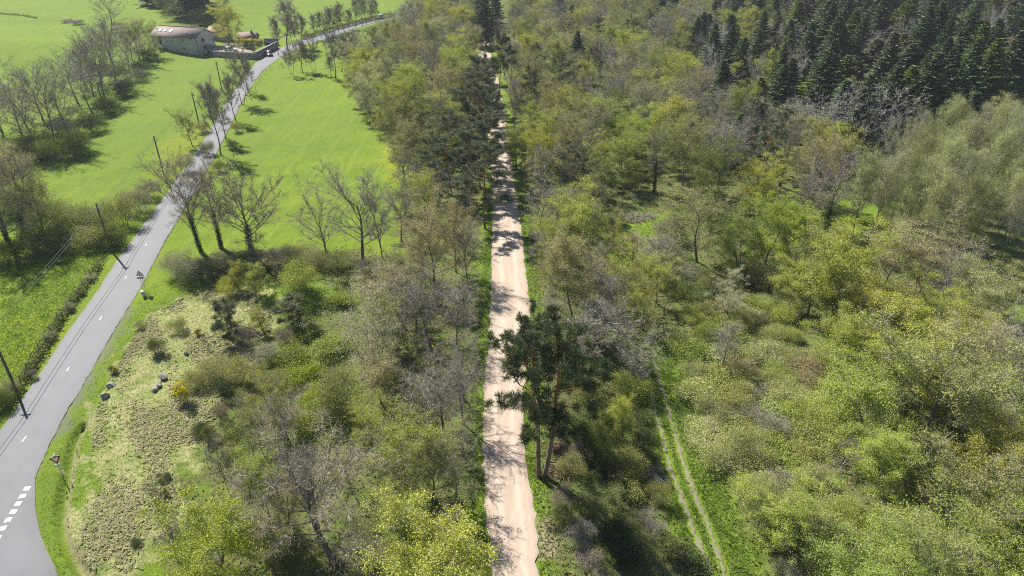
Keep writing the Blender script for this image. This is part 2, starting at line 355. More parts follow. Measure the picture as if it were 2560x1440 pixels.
# ------------------------------------------------------------------ mesh helpers
class MB:
    def __init__(s):
        s.v = []; s.f = []; s.m = []; s.n = 0
    def add(s, V, F, mi=0):
        V = np.asarray(V, float).reshape(-1, 3); F = np.asarray(F, int)
        if len(F) == 0: return
        s.v.append(V); s.f.append(F + s.n); s.m.append(np.full(len(F), mi)); s.n += len(V)
    def box(s, c, size, mi=0, rz=0.0, taper=1.0):
        x, y, z = [k / 2 for k in size]
        V = np.array([(-x, -y, -z), (x, -y, -z), (x, y, -z), (-x, y, -z), (-x * taper, -y * taper, z), (x * taper, -y * taper, z), (x * taper, y * taper, z), (-x * taper, y * taper, z)])
        ca, sa = math.cos(rz), math.sin(rz)
        V = np.stack([V[:, 0] * ca - V[:, 1] * sa, V[:, 0] * sa + V[:, 1] * ca, V[:, 2]], 1) + np.array(c)
        s.add(V, [(0, 3, 2, 1), (4, 5, 6, 7), (0, 1, 5, 4), (1, 2, 6, 5), (2, 3, 7, 6), (3, 0, 4, 7)], mi)
    def tube(s, P, rad, sides=5, mi=0, cap=True):
        P = np.asarray(P, float); k = len(P)
        D = np.gradient(P, axis=0); D /= np.linalg.norm(D, axis=1)[:, None] + 1e-9
        ref = np.array([1., 0, 0]) if abs(D[0, 0]) < .8 else np.array([0, 1., 0])
        A = np.cross(D, ref); A /= np.linalg.norm(A, axis=1)[:, None] + 1e-9
        B = np.cross(D, A)
        th = np.linspace(0, 2 * math.pi, sides, endpoint=False)
        rad = np.broadcast_to(np.asarray(rad, float), (k,))
        V = (P[:, None, :] + rad[:, None, None] * (np.cos(th)[None, :, None] * A[:, None, :] + np.sin(th)[None, :, None] * B[:, None, :])).reshape(-1, 3)
        F = []
        for i in range(k - 1):
            for j in range(sides):
                a = i * sides + j; b = i * sides + (j + 1) % sides
                F.append((a, b, b + sides, a + sides))
        s.add(V, F, mi)
        if cap:
            s.n -= 0
            V2 = V[-sides:]
            c = V2.mean(0)
            s.add(np.vstack([V2, c]), [(j, (j + 1) % sides, sides) for j in range(sides)], mi)
    def twigs(s, P, D, L, w, rng, mi=0):
        n = len(P)
        if n == 0: return
        S = np.cross(D, rng.normal(size=(n, 3))); S /= np.linalg.norm(S, axis=1)[:, None] + 1e-9
        w = np.broadcast_to(w, (n,))[:, None] * .5
        V = np.stack([P - S * w, P + S * w, P + D * np.broadcast_to(L, (n,))[:, None]], 1).reshape(-1, 3)
        s.add(V, np.arange(3 * n).reshape(n, 3), mi)
    def leaves(s, C, size, rng, mi=0, flat_=0.0, ratio=.62):
        n = len(C)
        if n == 0: return
        U = rng.normal(size=(n, 3)); U[:, 2] *= (1 - flat_); U /= np.linalg.norm(U, axis=1)[:, None] + 1e-9
        Wv = np.cross(U, rng.normal(size=(n, 3))); Wv /= np.linalg.norm(Wv, axis=1)[:, None] + 1e-9
        sz = np.broadcast_to(size, (n,))[:, None] * .5
        V = np.stack([C - U * sz, C + Wv * sz * ratio, C + U * sz, C - Wv * sz * ratio], 1).reshape(-1, 3)
        s.add(V, np.arange(4 * n).reshape(n, 4), mi)
    def mesh(s, name, mats, smooth_=False):
        me = bpy.data.meshes.new(name)
        if not s.v:
            return me
        V = np.vstack(s.v)
        faces_n = sum(len(f) for f in s.f); loops = np.concatenate([f.ravel() for f in s.f]); tot = np.concatenate([np.full(len(f), f.shape[1]) for f in s.f])
        me.vertices.add(len(V)); me.vertices.foreach_set('co', V.astype(np.float32).ravel())
        me.loops.add(len(loops)); me.loops.foreach_set('vertex_index', loops.astype(np.int32))
        me.polygons.add(faces_n)
        st = np.concatenate([[0], np.cumsum(tot)[:-1]])
        me.polygons.foreach_set('loop_start', st.astype(np.int32))
        me.polygons.foreach_set('material_index', np.concatenate(s.m).astype(np.int32))
        if smooth_: me.polygons.foreach_set('use_smooth', np.ones(faces_n, bool))
        for k in mats: me.materials.append(k)
        me.update(calc_edges=True)
        return me

def obj(name, me, parent=None, loc=None, rot=None, scale=None):
    o = bpy.data.objects.new(name, me)
    COL.objects.link(o)
    if parent is not None: o.parent = parent
    if loc is not None: o.location = loc
    if rot is not None: o.rotation_euler = rot
    if scale is not None: o.scale = scale
    return o

def tag(o, label=None, cat=None, group=None, kind=None):
    if label: o['label'] = label
    if cat: o['category'] = cat
    if group: o['group'] = group
    if kind: o['kind'] = kind
    return o

def empty(name, loc=(0, 0, 0), rz=0.0, scale=(1, 1, 1)):
    return obj(name, None, None, loc, (0, 0, rz), scale)

# ------------------------------------------------------------------ the setting: ground sheet
def grid_axis(parts):
    a = []
    for lo, hi, st in parts: a.append(np.arange(lo, hi, st))
    return np.concatenate(a)
gx = grid_axis([(-900, -300, 40), (-300, -160, 7), (-160, -62, 2.2), (-62, -46, .6), (-46, -31, .3), (-31, 30, .8), (30, 80, 1.3), (80, 220, 3.2), (220, 320, 7), (320, 940, 40)])
gy = grid_axis([(-80, 20, 10), (20, 32, 1.5), (32, 58, .32), (58, 110, .7), (110, 170, 1.3), (170, 380, 2.8), (380, 460, 8), (460, 1300, 40)])
X, Y = np.meshgrid(gx, gy)
Xf, Yf = X.ravel(), Y.ravel()
Z = terrain(Xf, Yf)
DR = dist_line(Xf, Yf, ROAD_C); DG = np.maximum(Xf - g_right(Yf), g_left(Yf) - Xf)
mouth = np.array([(-60., 20.), (-60, 51)] + [tuple(p) for p in ROAD_L[:2]] + [tuple(p) for p in ROAD_R[2:0:-1]] + [tuple(p) for p in SIDE_R] + [(-33.5, 30.), (-33., 20.)])
Z -= .07 * ((DR < 2.6) | (DG < -.25) | (inside(Xf, Yf, mouth)))
nx, ny = len(gx), len(gy)
ii = (np.arange(ny - 1)[:, None] * nx + np.arange(nx - 1)[None, :]).ravel()
mb = MB(); mb.add(np.stack([Xf, Yf, Z], 1), np.stack([ii, ii + 1, ii + 1 + nx, ii + nx], 1))
gme = mb.mesh('ground', [M['ground']], True)
def wpoly(px): return [flat(*p) for p in px]
jx = Xf + 1.3 * wob(Xf * 1.7, Yf * 1.7); jy = Yf + 1.3 * wob(Yf * 1.6 + 5, Xf * 1.6)
P_BANK = wpoly([(150, 1440), (205, 1300), (215, 1180), (250, 1000), (310, 880), (380, 780), (560, 700), (700, 760), (640, 900), (560, 1000), (520, 1100), (470, 1200), (440, 1290), (430, 1440)])
P_WOODL = wpoly([(430, 655), (700, 615), (860, 625), (985, 640), (1010, 520), (1005, 400), (960, 320), (905, 262), (870, 195), (900, 120), (1010, 40), (1100, -60), (1196, -60), (1196, 250), (1207, 500), (1195, 700), (1185, 1000), (1190, 1500), (430, 1500), (500, 1120), (640, 910), (720, 770), (600, 690), (480, 700)])
P_CLEAR = wpoly([(1505, 525), (1600, 500), (1680, 520), (1650, 580), (1610, 660), (1540, 640)])
P_STRIP = wpoly([(2090, 430), (2200, 350), (2420, 260), (2560, 235), (2700, 230), (2700, 420), (2560, 420), (2350, 430), (2240, 470), (2150, 570), (2080, 520)])
P_GLADE = wpoly([(2380, 655), (2520, 660), (2600, 720), (2560, 900), (2440, 860), (2400, 720)])
P_WOODR = wpoly([(1300, 1500), (1310, 1000), (1310, 800), (1300, 500), (1262, 250), (1240, -60), (3200, -60), (3200, 1500)])
rut_l = line([(1612, 900), (1620, 950), (1627, 985), (1640, 1040), (1657, 1095), (1677, 1173), (1710, 1260), (1730, 1320), (1753, 1373), (1780, 1440), (1800, 1500)])
rut_r = line([(1640, 900), (1654, 960), (1667, 1003), (1690, 1093), (1713, 1167), (1743, 1253), (1770, 1313), (1797, 1387), (1813, 1440), (1830, 1500)])
def raise_line(pts):
    out = []
    for (px, py) in pts:
        x, y, z = spot(px, py); out.append((x, y))
    return np.array(out)
RUT_L = raise_line([(1606, 880), (1614, 930), (1627, 985), (1640, 1040), (1657, 1095), (1677, 1173), (1710, 1260), (1730, 1320), (1753, 1373), (1780, 1440), (1805, 1520)])
RUT_R = raise_line([(1634, 880), (1646, 935), (1667, 1003), (1690, 1093), (1713, 1167), (1743, 1253), (1770, 1313), (1797, 1387), (1813, 1440), (1835, 1520)])
bank = inside(jx, jy, P_BANK).astype(float)
lit = np.maximum(inside(jx, jy, P_WOODL), inside(jx, jy, P_WOODR)).astype(float)
lit *= ~inside(jx, jy, P_CLEAR); lit *= ~inside(jx, jy, P_STRIP); lit *= ~inside(jx, jy, P_GLADE)
trackd = dist_line(Xf, Yf, RUT_R)
lit *= smooth(2.8, 4.2, trackd + .5 * wob(Xf * 2, Yf * 2))
lit *= smooth(.9, 2.0, DG + .35 * wob(Xf * 2.2, Yf * 1.1))
lit = np.where(Yf > 500, np.where(Xf > -30, 1, 0), lit)
mound = np.exp(-(((Xf - MX) / 6.0) ** 2 + ((Yf - MY) / 4.5) ** 2))
lit *= 1 - np.clip(1.6 * mound, 0, 1)
dd = dist_line(Xf, Yf, DITCH)
side = Xf - np.interp(Yf, DITCH[::-1, 1], DITCH[::-1, 0])
soil = (1 - smooth(.25, .8, np.abs(side - .45) * 1.6 + .3 * np.abs(wob(Xf * 4, Yf * 4)))) * smooth(60, 50, Yf) * (dd < 2)
pull = inside(Xf + .3 * wob(Xf * 3, Yf * 3), Yf, wpoly([(1342, 1300), (1370, 1290), (1400, 1330), (1408, 1385), (1385, 1405), (1350, 1400)])).astype(float)
soil = np.maximum(soil, pull)
yard = inside(Xf, Yf, wpoly([(540, 118), (575, 110), (625, 112), (632, 126), (545, 128)])).astype(float)
soil = np.maximum(soil, yard)
grit = (1 - smooth(2.3, 4.4, DR + .5 * wob(Xf * 2, Yf * 2))) * (Xf > np.interp(Yf, ROAD_C[:, 1], ROAD_C[:, 0])) * (Yf < 75) * smooth(44, 52, Yf)
yel = .9 * inside(jx, jy, wpoly([(950, 360), (1010, 380), (1000, 470), (960, 440)])) + .35 * inside(jx, jy, wpoly([(0, 800), (180, 770), (150, 900), (0, 960)])) + .55 * inside(jx, jy, wpoly([(400, 360), (520, 300), (480, 420), (380, 480)]))
for nm, A in (('dry', bank), ('litter', lit), ('soil', soil), ('grit', grit), ('yellow', yel), ('far', smooth(150, 330, Yf))):
    a = gme.attributes.new(nm, 'FLOAT', 'POINT'); a.data.foreach_set('value', np.ascontiguousarray(A, np.float32))
ground = tag(obj('ground', gme), kind='structure')

# --- roads
def strip(name, left, right, material, lift, across=7, jag=0.0, step=1.2, seed=0, label=None):
    rng = np.random.default_rng(seed)
    def resample(P, k):
        s = np.concatenate([[0], np.cumsum(np.hypot(*np.diff(P, axis=0).T))]); t = np.linspace(0, s[-1], k)
        # smooth interpolation
        return np.stack([np.interp(t, s, P[:, 0]), np.interp(t, s, P[:, 1])], 1), s[-1]
    _, ln = resample(left, 2); k = max(3, int(ln / step))
    A, _ = resample(left, k); B, _ = resample(right, k)
    def sm(P):
        for _ in range(int(3.0 / step) + 1): P[1:-1] = (P[:-2] + 2 * P[1:-1] + P[2:]) / 4
        return P
    A = sm(A); B = sm(B)
    nrm = (B - A) / (np.linalg.norm(B - A, axis=1)[:, None] + 1e-9)
    if jag:
        A += nrm * (rng.normal(size=(k, 1)) * jag); B += nrm * (rng.normal(size=(k, 1)) * jag)
    V = []; ac = []
    for i in range(across):
        t = i / (across - 1)
        q = A * (1 - t) + B * t
        z = terrain(q[:, 0], q[:, 1]) + lift + (.03 * (1 - (2 * t - 1) ** 2))
        V.append(np.stack([q[:, 0], q[:, 1], z], 1)); ac.append(np.full(k, 2 * t - 1))
    V = np.stack(V, 1).reshape(-1, 3); ac = np.stack(ac, 1).ravel()
    F = [(i * across + j, i * across + j + 1, (i + 1) * across + j + 1, (i + 1) * across + j) for i in range(k - 1) for j in range(across - 1)]
    b = MB(); b.add(V, F); me = b.mesh(name, [material], True)
    a = me.attributes.new('across', 'FLOAT', 'POINT'); a.data.foreach_set('value', np.ascontiguousarray(ac, np.float32))
    return tag(obj(name, me), kind='structure')
strip('road', ROAD_L, ROAD_R, M['asphalt'], .02, 9, .07, .6)
# mouth of the junction, butted against the road's first edge
_mL = np.vstack([ROAD_L[0], (-49.6, 46.0), (-49.2, 40.0), (-48.6, 34.0), (-48.0, 24.0)]); _mR = np.vstack([ROAD_R[0], SIDE_R[1:], (-33.2, 30.0), (-32.6, 24.0)])
# blend from the road's end edge to the side road
strip('side_road', _mL, _mR, M['asphalt'], .02, 9, .0, .9)
strip('gravel_track', np.vstack([(_gl[0][0] + .3, 18.), _gl]), np.vstack([(_gr[0][0] + .1, 18.), _gr]), M['gravel'], .03, 9, .10, .8, 3)
def rut(name, C, w, seed):
    d = np.gradient(C, axis=0); d /= np.linalg.norm(d, axis=1)[:, None]; nn = np.stack([d[:, 1], -d[:, 0]], 1)
    return strip(name, C - nn * w / 2, C + nn * w / 2, M['rut'], .035, 5, .13, .3, seed)
rut('wheel_rut', RUT_L, .40, 5); rut('wheel_rut', RUT_R, .40, 6)

# painted marks
def road_z(x, y): return T1(x, y) + .056
rd = (ROAD_C[3] - ROAD_C[1]); ang = math.atan2(rd[1], rd[0])
def dash(px, py, ln, w, a, label):
    x, y = flat(px, py)
    b = MB()
    c, s_ = math.cos(a), math.sin(a)
    V = [(x + c * u * ln / 2 - s_ * v * w / 2, y + s_ * u * ln / 2 + c * v * w / 2, 0) for u, v in ((-1, -1), (1, -1), (1, 1), (-1, 1))]
    V = [(p[0], p[1], road_z(p[0], p[1])) for p in V]
    b.add(V, [(0, 1, 2, 3)])
    o = obj('road_marking', b.mesh('road_marking', [M['white_paint']])); tag(o, kind='structure')
for k, (px, py) in enumerate([(365, 613), (315, 694), (252, 796), (170, 924), (61, 1098)]):
    i = np.argmin(np.abs(ROAD_C[:, 1] - flat(px, py)[1])); i = min(max(i, 1), len(ROAD_C) - 2)
    dd_ = ROAD_C[i + 1] - ROAD_C[i - 1]
    dash(px, py, .75, .13, math.atan2(dd_[1], dd_[0]), '')
yl = line([(68, 1222), (58, 1240), (46, 1260), (33, 1280), (21, 1301), (8, 1322), (-6, 1346), (-22, 1374)])
ya = math.atan2(yl[0][1] - yl[4][1], yl[0][0] - yl[4][0])
for px, py in [(68, 1222), (57, 1241), (46, 1260), (34, 1280), (21, 1301), (8, 1322), (-6, 1346)]:
    dash(px, py, .50, .52, ya, '')

# ------------------------------------------------------------------ plant prototypes
def unit(v):
    return v / (np.linalg.norm(v, axis=-1, keepdims=True) + 1e-9)

def path(rng, p, d, L, n, wobble, up):
    P = [np.array(p, float)]; d = unit(np.array(d, float))
    for _ in range(n):
        d = unit(d + rng.normal(size=3) * wobble + np.array([0, 0, up]))
        P.append(P[-1] + d * L / n)
    return np.array(P)

def along(rng, paths, n, lo=.25, hi=1.0):
    """n random points on the paths, with directions, weight by length"""
    ln = np.array([np.linalg.norm(np.diff(p, axis=0), axis=1).sum() for p in paths])
    k = rng.choice(len(paths), n, p=ln / ln.sum())
    t = rng.uniform(lo, hi, n)
    Pn = np.empty((n, 3)); Dn = np.empty((n, 3))
    for i in range(n):
        p = paths[k[i]]; s = t[i] * (len(p) - 1); a = min(int(s), len(p) - 2); f = s - a
        Pn[i] = p[a] * (1 - f) + p[a + 1] * f; Dn[i] = p[a + 1] - p[a]
    return Pn, unit(Dn)

PROTO = {}
def fit(mbs, H, Wd, rot0=True):
    V = np.vstack([v for m in mbs for v in m.v])
    h = np.percentile(V[:, 2], 99.7)
    cr = V[V[:, 2] > .25 * h] if (V[:, 2] > .25 * h).any() else V
    w = 2 * np.percentile(np.hypot(cr[:, 0] - np.median(cr[:, 0]), cr[:, 1] - np.median(cr[:, 1])), 96)
    s = np.array([1 / w, 1 / w, 1 / h])
    for m in mbs:
        m.v = [v * s for v in m.v]
    # stored as unit-size; reference size keeps proportions readable
    return H, Wd

def decid(key, seed, H, Wd, cb=.3, stems=1, n1=15, n2=8, n3=1100, n4=6500, leaves=0, ls=.16, form='round', tr=.17, lean=.05, ivy=0, bark='bark', twig_w=.017, spread=1.0, clump=.16, l3=.085, gap=0.0):
    rng = np.random.default_rng(seed)
    T = MB(); C = MB()
    trunks = []; L1 = []; L2 = []
    for s in range(stems):
        a = rng.uniform(0, 6.28); ln = lean if stems == 1 else rng.uniform(.12, .42)
        d0 = (math.cos(a) * ln, math.sin(a) * ln, 1)
        p0 = (0, 0, 0) if stems == 1 else (rng.normal() * .18, rng.normal() * .18, 0)
        hh = H * rng.uniform(.72, .86) * (1 if s == 0 else rng.uniform(.7, 1))
        P = path(rng, (p0[0], p0[1], -.25), d0, hh, 9, .045, .03)
        trunks.append(P)
        r = tr * (1 if stems == 1 else .6)
        T.tube(P, r * np.linspace(1, .22, len(P)) ** .9 * np.where(np.arange(len(P)) == 0, 1.35, 1), 7 if stems == 1 else 5)
        k1 = max(4, int(n1 / stems ** .6))
        for i in range(k1):
            t = cb + (1 - cb) * (i + rng.uniform(0, .8)) / k1
            t = min(t, .98)
            q = t * (len(P) - 1); j = min(int(q), len(P) - 2); f = q - j; p = P[j] * (1 - f) + P[j + 1] * f
            if form == 'round': env = math.sqrt(max(.06, 1 - ((t - .55) / .52) ** 2))
            elif form == 'vase': env = .35 + .75 * t
            elif form == 'slim': env = .6 * math.sqrt(max(.08, 1 - ((t - .5) / .55) ** 2)) + .3
            else: env = 1.05 - .75 * t
            el = R(12 + 62 * t ** 1.4) if form != 'slim' else R(38 + 35 * t)
            if form == 'vase': el = R(45 + 25 * t)
            az = i * 2.4 + rng.uniform(-.5, .5)
            Lb = Wd / 2 * env / max(.45, math.cos(el)) * rng.uniform(.75, 1.1) * spread
            d = (math.cos(az) * math.cos(el), math.sin(az) * math.cos(el), math.sin(el))
            B = path(rng, p, d, Lb, 6, .10, .055); L1.append(B)
            rb = r * .36 * (1.1 - .6 * t)
            T.tube(B, rb * np.linspace(1, .25, len(B)), 4, cap=False)
            for m_ in range(max(2, int(n2 * rng.uniform(.7, 1.3)))):
                u = rng.uniform(.25, .97); qq = u * (len(B) - 1); jj = min(int(qq), len(B) - 2); ff = qq - jj
                pb = B[jj] * (1 - ff) + B[jj + 1] * ff; db = unit(B[jj + 1] - B[jj])
                dd2 = unit(db * .8 + rng.normal(size=3) * .62 + np.array([0, 0, .22]))
                Bb = path(rng, pb, dd2, Lb * (.62 - .38 * u) * rng.uniform(.6, 1.2), 4, .12, .05); L2.append(Bb)
                T.tube(Bb, rb * .40 * np.linspace(1, .3, len(Bb)), 3, cap=False)
    tops = [P[-4:] for P in trunks]
    P3, D3 = along(rng, L2 + L2 + L1 + tops, n3, .2, 1.0)
    d3 = unit(D3 * .75 + rng.normal(size=P3.shape) * .5 + np.array([0, 0, .22]))
    l3_ = l3 * H * rng.uniform(.5, 1.15, n3)
    C.twigs(P3, d3, l3_, twig_w * 1.9, rng); C.twigs(P3, d3, l3_, twig_w * 1.9, rng)
    k = rng.integers(0, n3, n4); t = rng.uniform(.1, 1, n4)
    P4 = P3[k] + d3[k] * (l3_[k] * t)[:, None]
    d4 = unit(d3[k] * .6 + rng.normal(size=P4.shape) * .6 + np.array([0, 0, .2]))
    l4 = rng.uniform(.35, 1, n4) * l3 * H * .55
    C.twigs(P4, d4, l4, twig_w, rng)
    if leaves:
        K = max(40, leaves // 60)
        ci = rng.integers(0, n3, K); tips = P3[ci] + d3[ci] * (l3_[ci] * rng.uniform(.5, 1.1, K))[:, None]
        if gap:   # leafing out unevenly: some boughs are still bare
            ph = rng.uniform(0, 6.28, 3); q = tips / Wd * 9
            tips = tips[(np.sin(q[:, 0] + ph[0]) + np.sin(q[:, 1] + ph[1]) + np.sin(q[:, 2] * 1.1 + ph[2])) > (gap * 2.6 - 1.5)]; K = len(tips)
        sg = rng.uniform(.13, .34, K) * (.5 + H / 22); wt = sg ** 2; wt /= wt.sum()
        na = int(leaves * .78); k = rng.choice(K, na, p=wt)
        C.leaves(tips[k] + rng.normal(size=(na, 3)) * sg[k][:, None] * np.array([1, 1, .75]), ls * rng.uniform(.55, 1.25, na), rng, 1)
        nb_ = leaves - na; k = rng.integers(0, n4, nb_)
        C.leaves(P4[k] + d4[k] * (l4[k] * rng.uniform(.3, 1.1, nb_))[:, None] + rng.normal(size=(nb_, 3)) * clump, ls * rng.uniform(.5, 1.1, nb_), rng, 1)
    I = None
    if ivy:
        I = MB(); Pi, Di = along(rng, [p[:int(len(p) * .75)] for p in trunks], ivy, 0, 1)
        I.leaves(Pi + unit(rng.normal(size=Pi.shape)) * (tr * rng.uniform(.9, 2.1, ivy))[:, None], .17 * rng.uniform(.6, 1.3, ivy), rng, 0)
    fit([T, C] + ([I] if I else []), H, Wd)
    PROTO[key] = dict(parts=[('trunk', T.mesh('trunk', [M[bark]], True)), ('crown', C.mesh('crown', [M['twig'], M['leaf']]))] + ([('ivy', I.mesh('ivy', [M['ivy_leaf']]))] if I else []))

def needles(mbx, centres, size, rng, per, flat_=.55, w=.048):
    n = len(centres)
    c = np.repeat(centres, per, 0); sz = np.repeat(size, per)
    d = unit(rng.normal(size=(n * per, 3)) + np.array([0, 0, .55]))
    off = d * (sz * rng.uniform(.0, .45, n * per))[:, None] * np.array([1, 1, flat_])
    mbx.twigs(c + off, d, sz * rng.uniform(.35, .7, n * per), w, rng, 0)

def pine(key, seed, H, Wd, cb=.5, n1=20, twin=False, tr=.19, per=46, clumps=230):
    rng = np.random.default_rng(seed); T = MB(); C = MB(); L1 = []
    specs = [((0, 0), (0.0, 0.02, 1), H * .95, tr)]
    if twin: specs = [((-.18, 0), (-.005, .02, 1), H * .86, tr), ((.22, 0), (.26, .05, 1), H * .88, tr * 1.05)]
    for (bx, by), d0, hh, r in specs:
        P = path(rng, (bx, by, -.25), d0, hh, 12, .035, .03)
        T.tube(P, r * np.linspace(1, .2, len(P)) ** .8, 8)
        for i in range(n1):
            t = cb + (.98 - cb) * ((i + rng.uniform(0, .9)) / n1)
            q = t * 12; j = min(int(q), 11); p = P[j] + (P[j + 1] - P[j]) * (q - j)
            env = math.sqrt(max(.1, 1 - ((t - (cb + .45 * (1 - cb))) / (.62 * (1 - cb))) ** 2))
            el = R(-8 + 60 * ((t - cb) / (1 - cb)) ** 1.5); az = i * 2.4 + rng.uniform(-.6, .6)
            Lb = Wd / 2 * env * rng.uniform(.6, 1.15)
            B = path(rng, p, (math.cos(az) * math.cos(el), math.sin(az) * math.cos(el), math.sin(el)), Lb, 5, .14, .05)
            T.tube(B, r * .30 * np.linspace(1, .25, 6), 4, cap=False); L1.append(B[2:])
            for _ in range(4):
                u = rng.integers(2, 5)
                B2 = path(rng, B[u], unit(unit(B[u + 1 if u < 5 else 5] - B[u - 1]) + rng.normal(size=3) * np.array([.8, .8, .3])), Lb * rng.uniform(.22, .42), 3, .15, .08)
                T.tube(B2, r * .11 * np.linspace(1, .3, 4), 3, cap=False); L1.append(B2[1:])
    P3, D3 = along(rng, L1, clumps, .2, 1.0)
    cen = P3 + rng.normal(size=P3.shape) * np.array([.22, .22, .12]) + np.array([0, 0, .12])
    needles(C, cen, rng.uniform(.45, .85, clumps), rng, per)
    fit([T, C], H, Wd)
    PROTO[key] = dict(parts=[('trunk', T.mesh('trunk', [M['pine_bark']], True)), ('crown', C.mesh('crown', [M['needle']]))])

def fir(key, seed, H, Wd, dens=1.0, base=.10):
    rng = np.random.default_rng(seed); T = MB(); C = MB()
    P = path(rng, (0, 0, -.25), (0, 0, 1), H, 10, .008, .02); T.tube(P, .2 * np.linspace(1, .06, 11), 6)
    nb = int(150 * dens); sideP = []; sideD = []; sideL = []
    for i in range(nb):
        t = base + (1 - base) * (i / nb) ** .95 + rng.uniform(0, .01); t = min(t, .99)
        Lb = Wd / 2 * (1 - t) ** .78 * rng.uniform(.7, 1.15) * (1 + .28 * math.sin(i * 2.4 * 2 + seed) * math.sin(t * 9 + seed)) + .12
        az = i * 2.4 + rng.uniform(-.4, .4); el = R(-14 + 52 * t ** 2 + rng.uniform(-8, 8))
        B = path(rng, (P[int(t * 10)][0], P[int(t * 10)][1], t * H), (math.cos(az) * math.cos(el), math.sin(az) * math.cos(el), math.sin(el)), Lb, 3, .05, .06)
        T.tube(B, .03 * (1.1 - t) * np.linspace(1, .3, 4) + .004, 3, cap=False)
        m = int(10 + 34 * Lb / (Wd / 2))
        u = rng.uniform(.12, 1, m); q = u * 3; j = np.minimum(q.astype(int), 2); f = (q - j)[:, None]
        p = B[j] * (1 - f) + B[j + 1] * f; dB = unit(B[j + 1] - B[j])
        sgn = rng.choice([-1, 1], m)[:, None]
        sd = unit(np.cross(dB, np.array([0, 0, 1.]))) * sgn
        d = unit(dB * .75 + sd * rng.uniform(.4, 1.1, (m, 1)) + np.array([0, 0, -.18]) + rng.normal(size=(m, 3)) * .18)
        sideP.append(p); sideD.append(d); sideL.append((.22 + .5 * Lb * (1.05 - u) * .6) * rng.uniform(.7, 1.2, m))
    Pp = np.vstack(sideP); Dd = np.vstack(sideD); Ll = np.concatenate(sideL)
    C.twigs(Pp, Dd, Ll * 1.15, .30, rng); C.twigs(Pp, unit(Dd + rng.normal(size=Dd.shape) * .22), Ll, .24, rng)
    fit([T, C], H, Wd)
    PROTO[key] = dict(parts=[('trunk', T.mesh('trunk', [M['bark']], True)), ('crown', C.mesh('crown', [M['needle']]))])

def shrub(key, seed, H, Wd, n2=1, leaves=4200, ls=.13, twig=2600, flowers=0, low=.0, lumps=7):
    rng = np.random.default_rng(seed); B = MB()
    # several overlapping lobes give the uneven outline
    lob = []
    for i in range(lumps):
        a = rng.uniform(0, 6.28); r = math.sqrt(rng.uniform(0, 1)) * .34 * Wd
        lob.append((math.cos(a) * r, math.sin(a) * r, H * rng.uniform(.30, .62) * (1 - .35 * (r / (.5 * Wd)) ** 2), rng.uniform(.17, .30) * Wd, rng.uniform(.28, .46) * H))
    stems = []
    for i in range(16):
        l = lob[i % lumps]; tgt = np.array([l[0], l[1], l[2] + l[4] * .6]) + rng.normal(size=3) * .15 * H
        p0 = np.array([rng.normal() * .10 * Wd, rng.normal() * .10 * Wd, -.1])
        P = path(rng, p0, tgt - p0, np.linalg.norm(tgt - p0), 4, .12, .02); stems.append(P)
        B.tube(P, np.linspace(.035, .008, 5), 3, 0, False)
    def samp(n, shell):
        k = rng.integers(0, lumps, n); L = np.array(lob)[k]
        d = unit(rng.normal(size=(n, 3))); d[:, 2] = np.where(d[:, 2] < -.35, -d[:, 2], d[:, 2])
        rr = rng.uniform(shell, 1.05, n)[:, None]
        q = L[:, :3] + d * rr * np.stack([L[:, 3], L[:, 3], L[:, 4]], 1)
        q[:, 2] = np.maximum(q[:, 2], .03); return q, d
    q, d = samp(twig, .35)
    B.twigs(q, unit(d * .7 + rng.normal(size=q.shape) * .5 + np.array([0, 0, .35])), rng.uniform(.15, .42, twig) * (.5 + H / 6), .017, rng, 0)
    if leaves:
        K = 110; cq, _ = samp(K, .7); sg = rng.uniform(.030, .085, K) * Wd; wt = sg ** 2; wt /= wt.sum()
        na = int(leaves * .72); k = rng.choice(K, na, p=wt); q = cq[k] + rng.normal(size=(na, 3)) * sg[k][:, None] * np.array([1, 1, .7]); q[:, 2] = np.abs(q[:, 2])
        B.leaves(q, ls * rng.uniform(.5, 1.25, na), rng, 1)
        q, d = samp(leaves - na, .4); B.leaves(q, ls * rng.uniform(.5, 1.25, leaves - na), rng, 1)
    if flowers:
        q, d = samp(flowers, .85); kk = (q[:, 2] > H * .45) & (np.sin(q[:, 0] * 5 + seed) + np.sin(q[:, 1] * 6) > -.2)
        B.leaves(q[kk], .11, rng, 2)
    fit([B], H, Wd)
    PROTO[key] = dict(parts=[(None, B.mesh('shrub', [M['twig'], M['leaf'], M['yellow_flower']]))])

# bare crowns
decid('bare0', 11, 12, 9, .28, 1, 17, 9, 1900, 10500, tr=.19, twig_w=.0135)
decid('bare1', 12, 12, 8, .32, 1, 15, 8, 1700, 9500, form='vase', tr=.16, twig_w=.0135)
decid('bare2', 13, 12, 6, .30, 1, 17, 6, 1500, 8500, form='slim', tr=.14, twig_w=.0135)
decid('bare3', 14, 10, 10, .12, 5, 26, 7, 1800, 10500, form='vase', tr=.17, twig_w=.0135)
decid('bare4', 15, 12, 10, .25, 1, 18, 10, 2000, 11500, tr=.22, lean=.12, twig_w=.0135)
# budding: twigs with small sparse leaves
decid('bud0', 21, 11, 8, .25, 1, 16, 8, 1300, 4200, 15000, .13, tr=.16)
decid('bud1', 22, 11, 7, .22, 1, 15, 8, 1200, 4000, 14000, .125, form='slim', tr=.14)
decid('bud2', 23, 10, 9, .12, 5, 26, 7, 1400, 4400, 16000, .125, form='vase', tr=.17)
decid('bud3', 24, 12, 9, .28, 1, 17, 8, 1300, 4400, 19000, .13, form='vase', tr=.18, gap=.35)
decid('bud4', 25, 11, 8, .18, 3, 22, 7, 1300, 4200, 16000, .125, tr=.15)
